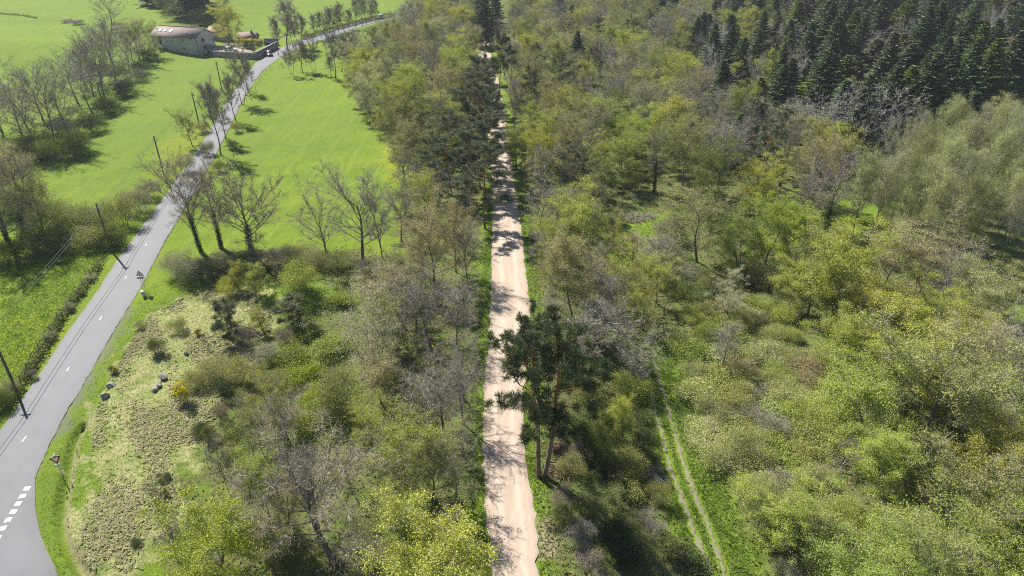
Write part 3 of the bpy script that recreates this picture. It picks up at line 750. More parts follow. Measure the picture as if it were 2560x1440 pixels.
# leafing out
decid('leaf0', 31, 10, 8, .16, 1, 17, 8, 1100, 3200, 34000, .13, tr=.17, clump=.24)
decid('leaf1', 32, 11, 8, .14, 3, 24, 7, 1100, 3200, 40000, .13, tr=.15, clump=.24, gap=.25)
decid('leaf2', 33, 12, 6, .12, 1, 20, 6, 1000, 3000, 30000, .125, form='slim', tr=.15, clump=.22)
decid('leaf3', 34, 9, 9, .10, 4, 26, 7, 1200, 3400, 40000, .125, form='vase', tr=.16, clump=.25, gap=.3)
decid('leaf4', 35, 11, 8, .2, 1, 18, 8, 1100, 3400, 44000, .13, tr=.16, clump=.22, gap=.5)
# alders: slender, fine, many upright branches
decid('alder0', 41, 14, 6, .45, 1, 20, 7, 1300, 4600, 15000, .12, form='slim', tr=.14, clump=.16)
decid('alder1', 42, 14, 6.5, .42, 2, 26, 6, 1400, 4600, 15000, .12, form='vase', tr=.15, clump=.16)
decid('alder2', 43, 13, 6, .48, 1, 18, 8, 1300, 4600, 15000, .12, tr=.13, clump=.16, lean=.12)
# ivy-clad old trees
decid('ivy0', 51, 16, 10, .42, 1, 17, 8, 2400, 15000, 3000, .10, form='vase', tr=.30, ivy=2600, twig_w=.021, lean=.14)
decid('ivy1', 52, 14, 12, .40, 1, 15, 8, 2400, 16000, 0, .13, tr=.30, ivy=2800, twig_w=.021)
decid('ivy2', 53, 13, 7, .40, 1, 15, 8, 1500, 7500, 3600, .10, tr=.22, ivy=2200)
# roadside and edge trees: thin, high crowns
decid('row0', 61, 11, 5, .38, 1, 15, 6, 1600, 10000, 300, .10, form='slim', tr=.14, twig_w=.021)
decid('row1', 62, 11, 5, .42, 1, 14, 6, 1600, 10000, 1600, .10, tr=.13, twig_w=.021, lean=.08)
decid('row2', 63, 12, 5.5, .40, 2, 18, 6, 1700, 11000, 0, tr=.15, twig_w=.021, lean=.1)
# dead or silver trees
decid('silver0', 71, 12, 9, .18, 3, 24, 9, 1300, 6500, bark='pale_bark', form='vase', tr=.2, twig_w=.032)
decid('silver1', 72, 10, 7, .25, 1, 16, 8, 900, 4200, bark='pale_bark', tr=.17, twig_w=.032, lean=.2)
decid('rust0', 73, 13, 12, .2, 2, 16, 10, 1100, 5200, 1200, .12, bark='rust_bark', form='vase', tr=.32, twig_w=.022)
decid('sap0', 81, 6, 2.6, .2, 1, 12, 4, 320, 900, 260, .10, form='slim', tr=.055, l3=.11)
decid('sap1', 82, 6, 3, .15, 3, 16, 3, 360, 900, 120, .10, form='vase', tr=.05, l3=.11)
for i in range(4): pine('pine%d' % i, 100 + i, 13, 8, .38 + .06 * (i % 3), 20, tr=.18, clumps=430, per=56)
pine('pine_twin', 121, 17, 10, .43, 24, True, .24, 60, 930)
pine('young_pine', 122, 6, 4.2, .12, 22, tr=.09, clumps=260, per=44)
for i in range(4): fir('fir%d' % i, 140 + i, 15 + i, 7.5 - .3 * i, 1.15 + .1 * i)
for i in range(4): shrub('shrubleaf%d' % i, 160 + i, 3.2, 4.6, leaves=9500, ls=.115, twig=1600, lumps=7 + i)
for i in range(4): shrub('shrubbud%d' % i, 170 + i, 3.0, 4.6, leaves=6500, ls=.105, twig=3000, lumps=8 + i)
for i in range(2): shrub('shrubbare%d' % i, 180 + i, 2.8, 4.2, leaves=1200, ls=.09, twig=5000, lumps=8)
for i in range(3): shrub('bramble%d' % i, 190 + i, 1.5, 4.6, leaves=8500, ls=.14, twig=700, lumps=12)
shrub('broom0', 200, 1.8, 2.2, leaves=1500, ls=.09, twig=2200, flowers=1900); shrub('broom1', 201, 1.4, 1.9, leaves=1200, ls=.09, twig=2000, flowers=1000)
shrub('broom2', 202, 1.8, 2.2, leaves=2200, ls=.09, twig=2600, flowers=260)

KINDS = {
    'bare': (['bare0', 'bare1', 'bare2', 'bare4'], 'bare_tree', 'bare tree'), 'barebush': (['bare3'], 'bare_tree', 'bare tree'),
    'bud': (['bud0', 'bud1', 'bud3', 'bud4'], 'budding_tree', 'budding tree'), 'budbush': (['bud2', 'bud4'], 'budding_tree', 'budding tree'),
    'leaf': (['leaf0', 'leaf1', 'leaf2', 'leaf4'], 'leafy_tree', 'leafy tree'), 'leafbush': (['leaf3', 'leaf1'], 'leafy_tree', 'leafy tree'),
    'slimleaf': (['leaf2'], 'leafy_tree', 'leafy tree'),
    'alder': (['alder0', 'alder1', 'alder2'], 'alder_tree', 'alder tree'),
    'ivyA': (['ivy0'], 'ivy_clad_tree', 'tree'), 'ivyB': (['ivy1'], 'ivy_clad_tree', 'tree'), 'ivyC': (['ivy2'], 'ivy_clad_tree', 'tree'),
    'row': (['row0', 'row1', 'row2'], 'roadside_tree', 'tree'), 'rust': (['rust0'], 'dying_tree', 'tree'),
    'silver': (['silver0', 'silver1'], 'dead_tree', 'dead tree'), 'sap': (['sap0', 'sap1'], 'sapling', 'sapling'),
    'pine': (['pine0', 'pine1', 'pine2', 'pine3'], 'pine_tree', 'pine tree'), 'twin': (['pine_twin'], 'pine_tree', 'pine tree'), 'ypine': (['young_pine'], 'pine_tree', 'pine tree'),
    'fir': (['fir0', 'fir1', 'fir2', 'fir3'], 'fir_tree', 'fir tree'),
    'shrub': (['shrubleaf%d' % i for i in range(4)], 'shrub', 'shrub'), 'shrubbud': (['shrubbud%d' % i for i in range(4)], 'shrub', 'shrub'),
    'shrubbare': (['shrubbare0', 'shrubbare1'], 'shrub', 'shrub'), 'bramble': (['bramble%d' % i for i in range(3)], 'bramble_patch', 'bramble'),
    'broom': (['broom0', 'broom1'], 'broom_bush', 'broom'), 'broomG': (['broom2'], 'broom_bush', 'broom'),
}
# leaf colours: (linear rgb, twig tone 1 = brown .. 0 = silver, colour word)
CL = {
    'lime': ((.385, .44, .085), .9, 'lime green'), 'yellow': ((.43, .445, .08), .9, 'yellow-green'), 'green': ((.285, .34, .070), 1, 'green'), 'mid': ((.175, .225, .050), 1, 'mid green'),
    'olive': ((.325, .345, .105), .9, 'olive'), 'pale': ((0.420, 0.420, 0.252), .7, 'pale grey-green'), 'tan': ((.42, .37, .175), .85, 'tan'), 'alder': ((.43, .465, .185), .8, 'grey-green'),
    'dark': ((0.087, 0.122, 0.042), 1, 'dark green'), 'grey': ((.345, .345, .215), .85, 'greyish'), 'brown': ((0.259, 0.217, 0.147), 1, 'brown'), 'fir': ((.115, .165, .075), 1, 'dark blue-green'),
    'pine': ((0.161, 0.185, 0.101), 1, 'dull green'), 'pined': ((0.095, 0.126, 0.052), 1, 'dark green'), 'silver': ((0.350, 0.350, 0.280), 0, 'silver-grey'), 'purple': ((0.280, 0.245, 0.203), .85, 'grey-brown'), 'bright': ((.30, .375, .038), 1, 'bright green'),
}
ONES = ['zero', 'one', 'two', 'three', 'four', 'five', 'six', 'seven', 'eight', 'nine', 'ten', 'eleven', 'twelve', 'thirteen', 'fourteen', 'fifteen', 'sixteen', 'seventeen', 'eighteen', 'nineteen']
TENS = ['', '', 'twenty', 'thirty', 'forty', 'fifty', 'sixty', 'seventy', 'eighty', 'ninety']
def word(k):
    k = max(0, min(99, int(round(k))))
    return ONES[k] if k < 20 else TENS[k // 10] + ('' if k % 10 == 0 else '-' + ONES[k % 10])
USED = set()
def place_label(look, x, y, z, size=()):
    px, py = to_px(x, y, z); a, b = px / 25.6, py / 14.4
    for da, db in ((0, 0), (1, 0), (-1, 0), (0, 1), (0, -1), (1, 1), (-1, -1), (1, -1), (-1, 1), (2, 0), (-2, 0), (0, 2), (0, -2)):
        s = '%s, %s percent across, %s percent down' % (look, word(a + da), word(b + db))
        if s not in USED:
            USED.add(s); return s
    for w in size:
        s2 = w + ' ' + s.replace(' and ', ', ')
        if s2 not in USED:
            USED.add(s2); return s2
    return s

PLACED = []
RNG = np.random.default_rng(7)
def plant(kind, x, y, z, H, Wd, col, label=None, where='', group=None, rz=None, variant=None, lean=None):
    keys, nm, cat = KINDS[kind]
    key = keys[RNG.integers(len(keys))] if variant is None else keys[variant % len(keys)]
    rgb, tone, cw = CL[col]
    rz = RNG.uniform(0, 6.28) if rz is None else rz
    vary = RNG.uniform(.88, 1.14)
    color = (rgb[0] * vary, rgb[1] * vary, rgb[2] * vary, tone)
    if label is None:
        look = {'bare_tree': 'bare %s tree' % ('grey-brown' if tone > .5 else 'silver'), 'roadside_tree': 'thin roadside tree'}.get(nm, '%s %s' % (cw, nm.replace('_', ' ')))
        label = place_label((look + ' ' + where).strip(), x, y, z + .6 * H, ('tall', 'lofty', 'towering', 'high') if H > 13.5 else ('middling', 'medium', 'moderate', 'mid-high') if H > 11 else ('short', 'low', 'small', 'squat'))
    USED.add(label)
    group = group or {'fir_tree': 'fir trees of the dark stand', 'alder_tree': 'alders of the pale stand', 'shrub': 'shrubs', 'roadside_tree': 'thin trees along the road and meadow edge'}.get(nm, nm.replace('_', ' ') + 's of the woods and hedges')
    parts = PROTO[key]['parts']
    if parts[0][0] is None:
        o = obj(nm, parts[0][1], None, (x, y, z - .05), (0, 0, rz), (Wd, Wd, H)); o.color = color
        tag(o, label, cat, group)
    else:
        o = empty(nm, (x, y, z - .05), rz, (Wd, Wd, H)); tag(o, label, cat, group)
        for pn, me in parts:
            c = obj(pn, me, o); c.color = color
    if kind != 'twin': o.rotation_euler = (RNG.normal() * .035, RNG.normal() * .035, rz)
    PLACED.append((x, y, Wd))
    return o

# ------------------------------------------------------------------ hand-placed plants: (kind, 'B' base or 'T' top pixel, px, py, height, width, colour, label)
HAND = [
 # old ivy-clad trees by the road
 ('ivyA', 'B', 503, 628, 15.5, 9.5, 'tan', 'tall ivy-clad tree leaning over the road, nearest the asphalt of three'),
 ('ivyC', 'B', 553, 622, 12.5, 7.5, 'brown', 'slimmer ivy-clad tree with brownish buds, middle of the three beside the road'),
 ('ivyB', 'B', 634, 645, 13.5, 12.0, 'brown', 'broad bare ivy-clad tree with a long limb over the mid meadow'),
 ('bare', 'B', 822, 652, 13.2, 7.7, 'purple', 'bare tree with paired trunks at the foot of the mid meadow', 1),
 ('bare', 'B', 906, 650, 14.9, 11.0, 'purple', 'tall bare tree with open fan crown at the meadow foot', 0),
 ('bare', 'B', 955, 645, 9.9, 5.5, 'purple', 'thin bare tree beside the tall fan-crowned one at the meadow foot', 2),
 ('bare', 'B', 1003, 605, 9.4, 6.6, 'purple', 'small bare tree at the lower corner of the mid meadow', 0),
 # roadside trees further up
 ('row', 'B', 552, 388, 15.5, 5.5, 'purple', 'tallest slim bare tree beside the glaring stretch of road', 0),
 ('row', 'B', 565, 347, 11.5, 4.5, 'purple', 'second slim bare tree up the glaring stretch of road', 1),
 ('row', 'B', 590, 302, 11, 4.5, 'purple', 'third slim bare tree up the glaring stretch of road', 0),
 ('row', 'B', 608, 262, 14.5, 7.5, 'tan', 'brownish twin-stemmed tree hiding the road below the farm wall', 2),
 ('row', 'B', 621, 232, 11, 4.5, 'purple', 'thin bare tree just up the road from the brownish twin-stemmed one', 1),
 ('bud', 'B', 481, 366, 8, 5.5, 'olive', 'small budding tree on the far verge beside the third utility pole', 0),
 ('shrubbud', 'B', 580, 372, 2.2, 2.4, 'olive', None), ('shrubbud', 'B', 590, 330, 2.4, 2.6, 'olive', None), ('shrub', 'B', 550, 430, 2.5, 2.6, 'olive', None),
 ('shrubbud', 'B', 470, 430, 3.5, 4, 'grey', None), ('shrubbud', 'B', 520, 385, 3, 3.2, 'grey', None), ('shrubbud', 'B', 505, 330, 2.5, 3.5, 'olive', None),
 # three by the garden wall and the far avenue
 ('row', 'B', 720, 126, 16.5, 9.6, 'purple', 'tallest bare tree standing beside the garden wall corner', 0),
 ('row', 'B', 734, 121, 11.0, 4.8, 'purple', 'short bare tree close behind the tallest one by the garden wall', 1),
 ('row', 'B', 750, 118, 11.0, 6.6, 'purple', 'bare round-crowned tree just past the garden wall corner', 1),
 ('row', 'B', 696, 138, 12, 4, 'purple', 'thin bare tree at the road edge beside the dark red car', 0),
]
for k, (px, py) in enumerate([(791, 98), (804, 95), (815, 91), (824, 89), (835, 85), (847, 82), (861, 79), (873, 74), (889, 70), (906, 66), (916, 62), (928, 59), (939, 56)]):
    w = ['first', 'second', 'third', 'fourth', 'fifth', 'sixth', 'seventh', 'eighth', 'ninth', 'tenth', 'eleventh', 'twelfth', 'thirteenth'][k]
    HAND.append(('row', 'B', px, py, [9, 9.5, 7.5, 10, 9.5, 9, 10.5, 7.5, 11, 11.5, 10, 11, 9][k], [3.4, 3.6, 3, 4.6, 4.2, 4, 6.2, 3.6, 4, 4.6, 4, 4.4, 4][k], 'yellow' if k in (5, 6, 7) else 'purple', '%s thin tree of the far avenue, counted from the farm' % w, [0, 0, 2, 1, 1, 0, 1, 1, 0, 0, 0, 2, 1][k]))
for k, (px, py, h, wd) in enumerate([(729, 188, 10, 5), (756, 181, 9.5, 5), (786, 180, 10, 5.5), (830, 195, 6.5, 3), (839, 196, 13, 6), (854, 180, 11, 6), (875, 183, 9, 4), (884, 167, 10.5, 6), (889, 142, 8, 4)]):
    w = ['first', 'second', 'third', 'fourth, shortest', 'fifth, tallest', 'sixth', 'seventh', 'eighth', 'ninth'][k]
    HAND.append(('row', 'B', px, py, h, wd, 'purple', '%s of the dark thin trees along the top of the mid meadow' % w, [2, 1, 2, 0, 0, 1, 0, 1, 1][k]))
HAND += [
 # hedgerow at the left
 ('bare', 'B', 55, 345, 15.9, 10.4, 'purple', None, 1), ('bare', 'B', 95, 370, 17.2, 10.4, 'purple', None, 1), ('bare', 'B', 140, 372, 16.6, 10.4, 'purple', None, 0), ('bare', 'B', 185, 350, 16.6, 10.4, 'purple', None, 3),
 ('bare', 'B', 20, 400, 15.2, 10.4, 'purple', None, 0), ('bare', 'B', 5, 330, 13.8, 10.4, 'purple', None, 0), ('bare', 'B', 232, 285, 15.2, 9.1, 'purple', None, 1), ('bare', 'B', 262, 250, 17.2, 10.4, 'purple', None, 0), ('bare', 'B', 292, 215, 16.6, 11.7, 'purple', None, 0),
 ('bare', 'B', 255, 215, 15.2, 10.4, 'purple', None, 3), ('bare', 'B', 325, 185, 13.8, 9.1, 'purple', None, 1), ('bud', 'B', 350, 150, 12.4, 9.1, 'olive', None, 0), ('bud', 'B', 372, 140, 11.0, 7.8, 'olive', None, 3), ('bud', 'B', 330, 150, 11.0, 7.8, 'grey', None, 0),
 ('bare', 'B', 278, 80, 12.5, 12, 'purple', 'lone wide bare tree leaning on the upper meadow', 3),
 ('shrub', 'B', 135, 400, 4.6, 7.2, 'mid', None), ('shrub', 'B', 185, 385, 5.2, 7.2, 'mid', None), ('shrub', 'B', 225, 330, 4.6, 7.2, 'dark', None), ('shrub', 'B', 60, 400, 4.6, 8.4, 'mid', None), ('shrub', 'B', 265, 285, 4.0, 7.2, 'dark', None),
 ('shrub', 'B', 300, 240, 4.6, 7.2, 'dark', None), ('shrubbare', 'B', 345, 205, 4.0, 7.2, 'purple', None), ('shrub', 'B', 350, 185, 4.0, 7.2, 'dark', None), ('shrub', 'B', 360, 150, 3.4, 7.2, 'mid', None), ('shrub', 'B', 100, 385, 4.6, 7.2, 'dark', None),
 ('shrubbud', 'B', 205, 370, 4.0, 6.0, 'olive', None), ('shrub', 'B', 20, 430, 4, 6, 'mid', None), ('shrubbare', 'B', 345, 70, 2.5, 5, 'purple', None), ('shrubbare', 'B', 190, 60, 1.6, 7, 'purple', None), ('shrubbare', 'B', 165, 56, 1.4, 6, 'purple', None),
 ('shrubbare', 'B', 300, 70, 2.0, 6, 'purple', None), ('shrub', 'B', 402, 128, 2.0, 2.0, 'yellow', None),
 # trees behind the farm
 ('fir', 'B', 470, 42, 15, 10, 'fir', None), ('fir', 'B', 495, 38, 17, 10, 'fir', None), ('fir', 'B', 515, 40, 15, 9, 'fir', None), ('shrub', 'B', 445, 46, 6, 11, 'mid', None), ('shrub', 'B', 480, 50, 4, 9, 'olive', None), ('shrub', 'B', 420, 28, 7, 12, 'mid', None), ('bud', 'B', 415, 20, 11, 11, 'olive', None, 0),
 ('bud', 'B', 440, 20, 12, 10, 'olive', None, 3), ('fir', 'B', 385, 12, 12, 10, 'fir', None), ('shrubbud', 'B', 540, 40, 5, 9, 'grey', None), ('bud', 'B', 565, 30, 8, 9, 'grey', None, 0),
 ('leaf', 'B', 572, 112, 15, 10.5, 'yellow', 'big yellow-green tree beside the stone barn in the farm yard', 0),
 # left edge clump by the road
 ('ivyC', 'B', 18, 605, 14, 7, 'tan', 'ivy-clad budding tree at the picture edge, outermost of the roadside clump'), ('ivyC', 'B', 62, 595, 14.5, 8, 'tan', 'ivy-clad budding tree, middle of the clump at the picture edge'), ('ivyC', 'B', 85, 560, 12, 7, 'tan', 'ivy-clad budding tree closest to the road in the edge clump'), ('bud', 'B', 20, 510, 12, 10, 'tan', None, 0), ('bud', 'B', 110, 600, 11, 7, 'olive', None, 1), ('ivyC', 'B', 40, 640, 12, 7, 'olive', None), ('shrub', 'B', 95, 640, 4.5, 6, 'mid', None), ('shrub', 'B', 15, 660, 4, 6, 'mid', None), ('shrub', 'B', 50, 540, 4, 6, 'dark', None),
 ('shrubbud', 'B', 140, 575, 4.5, 7, 'olive', None), ('shrubbud', 'B', 200, 580, 5, 7, 'olive', None), ('shrubbud', 'B', 262, 590, 5, 6.5, 'olive', None), ('shrubbud', 'B', 310, 570, 5, 6, 'olive', None), ('shrubbud', 'B', 345, 530, 4.5, 5.5, 'grey', None), ('shrub', 'B', 235, 615, 4, 6, 'olive', None), ('shrub', 'B', 165, 610, 4, 6, 'mid', None), ('shrub', 'B', 295, 610, 3.5, 4.5, 'mid', None), ('shrub', 'B', 130, 625, 3, 5, 'mid', None), ('shrubbud', 'B', 375, 495, 3.5, 4, 'grey', None),
 ('shrub', 'B', 5, 1010, 2.5, 3.2, 'mid', None), ('shrubbud', 'B', 30, 985, 1.8, 2.0, 'grey', None), ('shrubbare', 'B', 78, 945, 1.2, 1.6, 'brown', None), ('shrub', 'B', 130, 850, 1.2, 1.5, 'grey', None), ('shrub', 'B', 205, 735, 1.1, 1.6, 'green', None), ('shrub', 'B', 180, 775, 1.2, 1.5, 'grey', None), ('shrub', 'B', 230, 700, 1.0, 1.8, 'pale', None),
 # thicket under the ivy-clad trees
 ('shrubbud', 'B', 445, 690, 3.6, 4.6, 'grey', None), ('shrubbud', 'B', 480, 700, 3.4, 4.6, 'grey', None), ('shrub', 'B', 525, 690, 3.2, 4.6, 'dark', None), ('shrubbud', 'B', 565, 680, 3.2, 4.6, 'grey', None), ('shrub', 'B', 605, 680, 3, 4.6, 'dark', None), ('shrubbare', 'B', 650, 670, 3, 4.6, 'purple', None), ('shrubbare', 'B', 695, 660, 2.8, 4.4, 'purple', None), ('shrubbud', 'B', 735, 650, 2.6, 4.4, 'olive', None), ('shrubbud', 'B', 790, 665, 2.4, 4.6, 'olive', None), ('shrubbud', 'B', 850, 670, 2.4, 4.6, 'olive', None), ('shrubbare', 'B', 925, 680, 2.4, 4.6, 'purple', None), ('shrubbud', 'B', 985, 680, 2.6, 4.4, 'tan', None),
 # bank between the two roads
 ('ypine', 'B', 578, 848, 5.4, 3.3, 'pine', 'small dark conifer on the grassy bank'), ('ypine', 'B', 735, 812, 4.0, 3.8, 'pine', 'small round conifer on the green mound'),
 ('shrub', 'B', 742, 722, 3.6, 5.4, 'lime', 'round lime green bush behind the green mound'), ('leaf', 'B', 598, 730, 4.4, 2.6, 'yellow', None, 2), ('leaf', 'B', 640, 742, 4.6, 2.8, 'lime', None, 2), ('shrub', 'B', 570, 740, 2.6, 3.2, 'yellow', None), ('leaf', 'B', 655, 825, 3.6, 2.2, 'yellow', None, 0), ('sap', 'B', 520, 862, 2.8, 1.2, 'brown', None), ('shrubbare', 'B', 715, 850, 2.2, 3.4, 'brown', None), ('shrubbare', 'B', 610, 850, 2.0, 2.8, 'brown', 'dark brown brush heap at the foot of the bank conifer'),
 ('shrubbud', 'B', 447, 828, 1.8, 2.6, 'olive', None), ('shrubbud', 'B', 352, 822, 1.2, 1.6, 'olive', None), ('broomG', 'B', 395, 885, 2.0, 2.3, 'mid', 'round broom bush with few flowers above the boulders'), ('broom', 'B', 462, 1010, 2.6, 2.0, 'mid', 'tall bright yellow broom in flower beside the boulders', 0), ('broom', 'B', 497, 838, 1.0, .9, 'mid', None, 0), ('broom', 'B', 288, 932, 1.0, 1.2, 'mid', 'small yellow broom on the road verge', 1), ('broomG', 'B', 525, 1105, 1.8, 2.0, 'mid', None, 0), ('broom', 'B', 415, 1240, 1.0, .9, 'mid', None, 1),
 ('shrubbud', 'B', 540, 945, 2.6, 4, 'olive', None), ('shrubbud', 'B', 590, 960, 3, 4.4, 'olive', None), ('shrubbare', 'B', 650, 910, 2.2, 4.4, 'grey', None), ('shrubbud', 'B', 500, 960, 2, 3, 'olive', None), ('shrub', 'B', 560, 985, 2.2, 3, 'dark', None),
 ('bramble', 'B', 760, 950, 1.6, 5, 'bright', None), ('bramble', 'B', 800, 1010, 1.6, 5, 'bright', None), ('bramble', 'B', 790, 1070, 1.5, 5, 'green', None), ('bramble', 'B', 850, 1100, 1.4, 4.5, 'bright', None), ('bramble', 'B', 720, 900, 1.6, 5, 'green', None), ('bramble', 'B', 830, 880, 1.6, 5, 'green', None), ('bramble', 'B', 770, 830, 1.5, 4.5, 'green', None), ('bramble', 'B', 850, 760, 1.4, 4, 'green', None),
 ('shrubbud', 'B', 862, 1050, 5.8, 5.6, 'olive', 'big round olive bush casting deep shade over the brambles'), ('shrub', 'B', 835, 1040, 3.5, 4, 'olive', None), ('bud', 'B', 708, 1085, 7.5, 5, 'yellow', None, 3), ('bare', 'B', 720, 1100, 6, 4.5, 'purple', None, 1),
 ('budbush', 'B', 935, 915, 11, 12, 'pale', 'wide many-stemmed pale tree between the brambles and the gravel track', 0), ('budbush', 'B', 1000, 800, 9, 8, 'tan', None, 1),
 ('bud', 'B', 1085, 720, 12.5, 8.5, 'tan', 'tall tan budding tree standing against the gravel track', 0), ('bud', 'B', 1140, 680, 11, 6, 'tan', None, 1), ('bare', 'B', 1170, 720, 9, 3.8, 'brown', 'narrow purplish bare tree at the gravel edge', 2), ('bare', 'B', 1080, 880, 11, 8, 'purple', None, 0), ('bare', 'B', 1140, 860, 9.5, 6, 'purple', None, 1), ('bare', 'B', 1040, 830, 9, 7, 'grey', None, 0), ('silver', 'B', 1065, 1110, 8.5, 6, 'grey', 'grey half-dead tree with a snapped top above the big bare one', 1),
 ('bare', 'B', 832, 1395, 13.0, 11.5, 'brown', 'largest round bare brown tree at the bottom of the picture', 0), ('bare', 'B', 795, 1350, 9.5, 5, 'purple', 'thin bare tree in front of the largest brown one', 2),
 ('leaf', 'B', 555, 1455, 9.0, 7.4, 'bright', 'bright green leafy tree at the bottom beside the road bank', 0), ('leaf', 'B', 1090, 1510, 10.5, 8.6, 'yellow', 'yellow-green leafy tree at the bottom beside the gravel track', 0), ('leaf', 'B', 672, 1290, 8.0, 4, 'lime', None, 2),
 ('bud', 'B', 1020, 1225, 9.5, 7, 'yellow', None, 0), ('bud', 'B', 1080, 1255, 9, 6, 'olive', None, 1), ('bare', 'B', 1110, 1090, 9, 7, 'purple', None, 1), ('bare', 'B', 1160, 1060, 8.5, 6, 'purple', None, 0), ('bare', 'B', 1140, 1250, 7, 5, 'olive', None, 0), ('bare', 'B', 1165, 1170, 6, 4, 'grey', None, 1), ('budbush', 'B', 930, 1400, 6, 7, 'olive', None, 0), ('leafbush', 'B', 990, 1330, 5, 5, 'green', None, 0),
 ('sap', 'B', 582, 1250, 7.5, 2.6, 'purple', None), ('sap', 'B', 620, 1240, 7, 2.4, 'purple', None), ('sap', 'B', 418, 1330, 6, 1.8, 'brown', None), ('sap', 'B', 400, 1310, 5.5, 1.4, 'brown', None), ('sap', 'B', 475, 1265, 5, 1.8, 'brown', None), ('sap', 'B', 445, 1400, 5, 3, 'brown', None), ('sap', 'B', 485, 1430, 5.5, 2.8, 'brown', None), ('sap', 'B', 650, 1180, 6, 2.5, 'yellow', None), ('shrub', 'B', 412, 1200, .9, 1.4, 'dark', None), ('shrub', 'B', 505, 1085, 1.4, 1.8, 'dark', None), ('shrubbare', 'B', 550, 1040, 1.6, 2.6, 'brown', None), ('shrub', 'B', 345, 1360, .7, 1.0, 'dark', None),
 ('budbush', 'B', 700, 1400, 6, 6, 'olive', None, 0), ('bud', 'B', 720, 1330, 6.5, 4, 'tan', None, 1), ('bare', 'B', 640, 1330, 7, 4, 'purple', None, 2),
 # pines along the gravel
 ('twin', 'B', 1351, 1192, 17.2, 9.2, 'pined', 'big twin-trunked pine beside the gravel track'), ('pine', 'B', 1345, 1010, 11.5, 7.0, 'pined', 'pine overhanging the gravel track just beyond the twin-trunked one', 1),
 ('pine', 'B', 1213, 572, 13.5, 9, 'pine', 'pine with a bent bare trunk at the gravel edge', 0), ('pine', 'B', 1130, 490, 11.5, 8.5, 'pine', 'reddish-trunked pine standing back from the gravel edge', 1), ('pine', 'B', 1180, 500, 12, 9, 'pine', None, 2), ('pine', 'B', 1200, 470, 12.5, 8, 'pine', None, 3), ('pine', 'B', 1190, 405, 15, 10, 'pine', None, 0), ('pine', 'B', 1222, 388, 15, 10, 'pined', None, 2), ('pine', 'B', 1212, 445, 13, 9.5, 'pine', None, 1), ('pine', 'B', 1205, 310, 15, 10, 'pine', None, 3), ('pine', 'B', 1212, 280, 13, 9, 'pined', None, 0), ('bare', 'B', 1285, 330, 12, 6, 'purple', None, 2), ('leaf', 'B', 1290, 420, 9, 6, 'green', None, 2), ('bare', 'B', 1275, 235, 13, 6, 'purple', None, 2), ('bud', 'B', 1262, 190, 12, 7, 'olive', None, 1), ('bud', 'B', 1190, 165, 12, 8, 'olive', None, 0), ('bare', 'B', 1255, 150, 13, 8, 'purple', None, 0), ('pine', 'B', 1120, 410, 10, 7, 'pine', None, 3), ('pine', 'B', 1090, 470, 10, 7, 'pine', None, 0), ('pine', 'B', 1215, 345, 15, 10, 'pine', None, 1),
 ('pine', 'B', 1248, 250, 16.5, 7.5, 'pined', 'lone tall pine with a clean trunk at the track bend', 1), ('fir', 'B', 1215, 118, 17, 9, 'fir', None), ('fir', 'B', 1238, 100, 17, 8, 'fir', None), ('fir', 'B', 1200, 90, 13, 8, 'fir', None),
 ('leaf', 'B', 905, 262, 12.5, 8.5, 'lime', 'lime green tree at the outermost corner of the wood beside the mid meadow', 0), ('leaf', 'B', 932, 300, 13.0, 8.5, 'pale', None, 1), ('leaf', 'B', 965, 335, 12.5, 8, 'lime', None, 0), ('leaf', 'B', 915, 215, 12.5, 8.5, 'lime', None, 1), ('bud', 'B', 985, 380, 12, 8, 'olive', None, 0), ('leaf', 'B', 1020, 330, 13, 8, 'yellow', None, 0), ('leaf', 'B', 1150, 215, 13, 8.5, 'lime', 'bright lime green round tree left of the far track bend', 0), ('shrub', 'B', 940, 305, 2.5, 5, 'dark', None), ('shrub', 'B', 890, 225, 2.5, 5, 'dark', None),
 # right of the gravel
 ('leaf', 'B', 1450, 640, 11.5, 9.5, 'lime', 'large lime green tree right beside the brushwood clearing', 0), ('bud', 'B', 1430, 790, 12.5, 7.5, 'tan', 'tall tan tree just behind the overhanging pine', 1), ('bud', 'B', 1385, 770, 10.5, 5, 'olive', None, 1), ('bare', 'B', 1345, 600, 9, 5.5, 'purple', None, 2), ('bare', 'B', 1510, 800, 9, 7, 'purple', None, 0), ('bud', 'B', 1590, 780, 9.5, 7, 'yellow', None, 3), ('bud', 'B', 1640, 760, 8, 6.5, 'yellow', None, 0), ('silver', 'B', 1440, 920, 7.5, 6.5, 'grey', None, 1), ('silver', 'B', 1545, 900, 8.5, 7, 'grey', 'grey leafless brush tree between the pines and the lower track', 0), ('silver', 'B', 1590, 960, 7.5, 7, 'grey', None, 0), ('shrub', 'B', 1580, 985, 3, 5, 'lime', None), ('bud', 'B', 1490, 720, 8, 5, 'grey', None, 3), ('shrub', 'B', 1390, 880, 3.5, 4, 'mid', None),
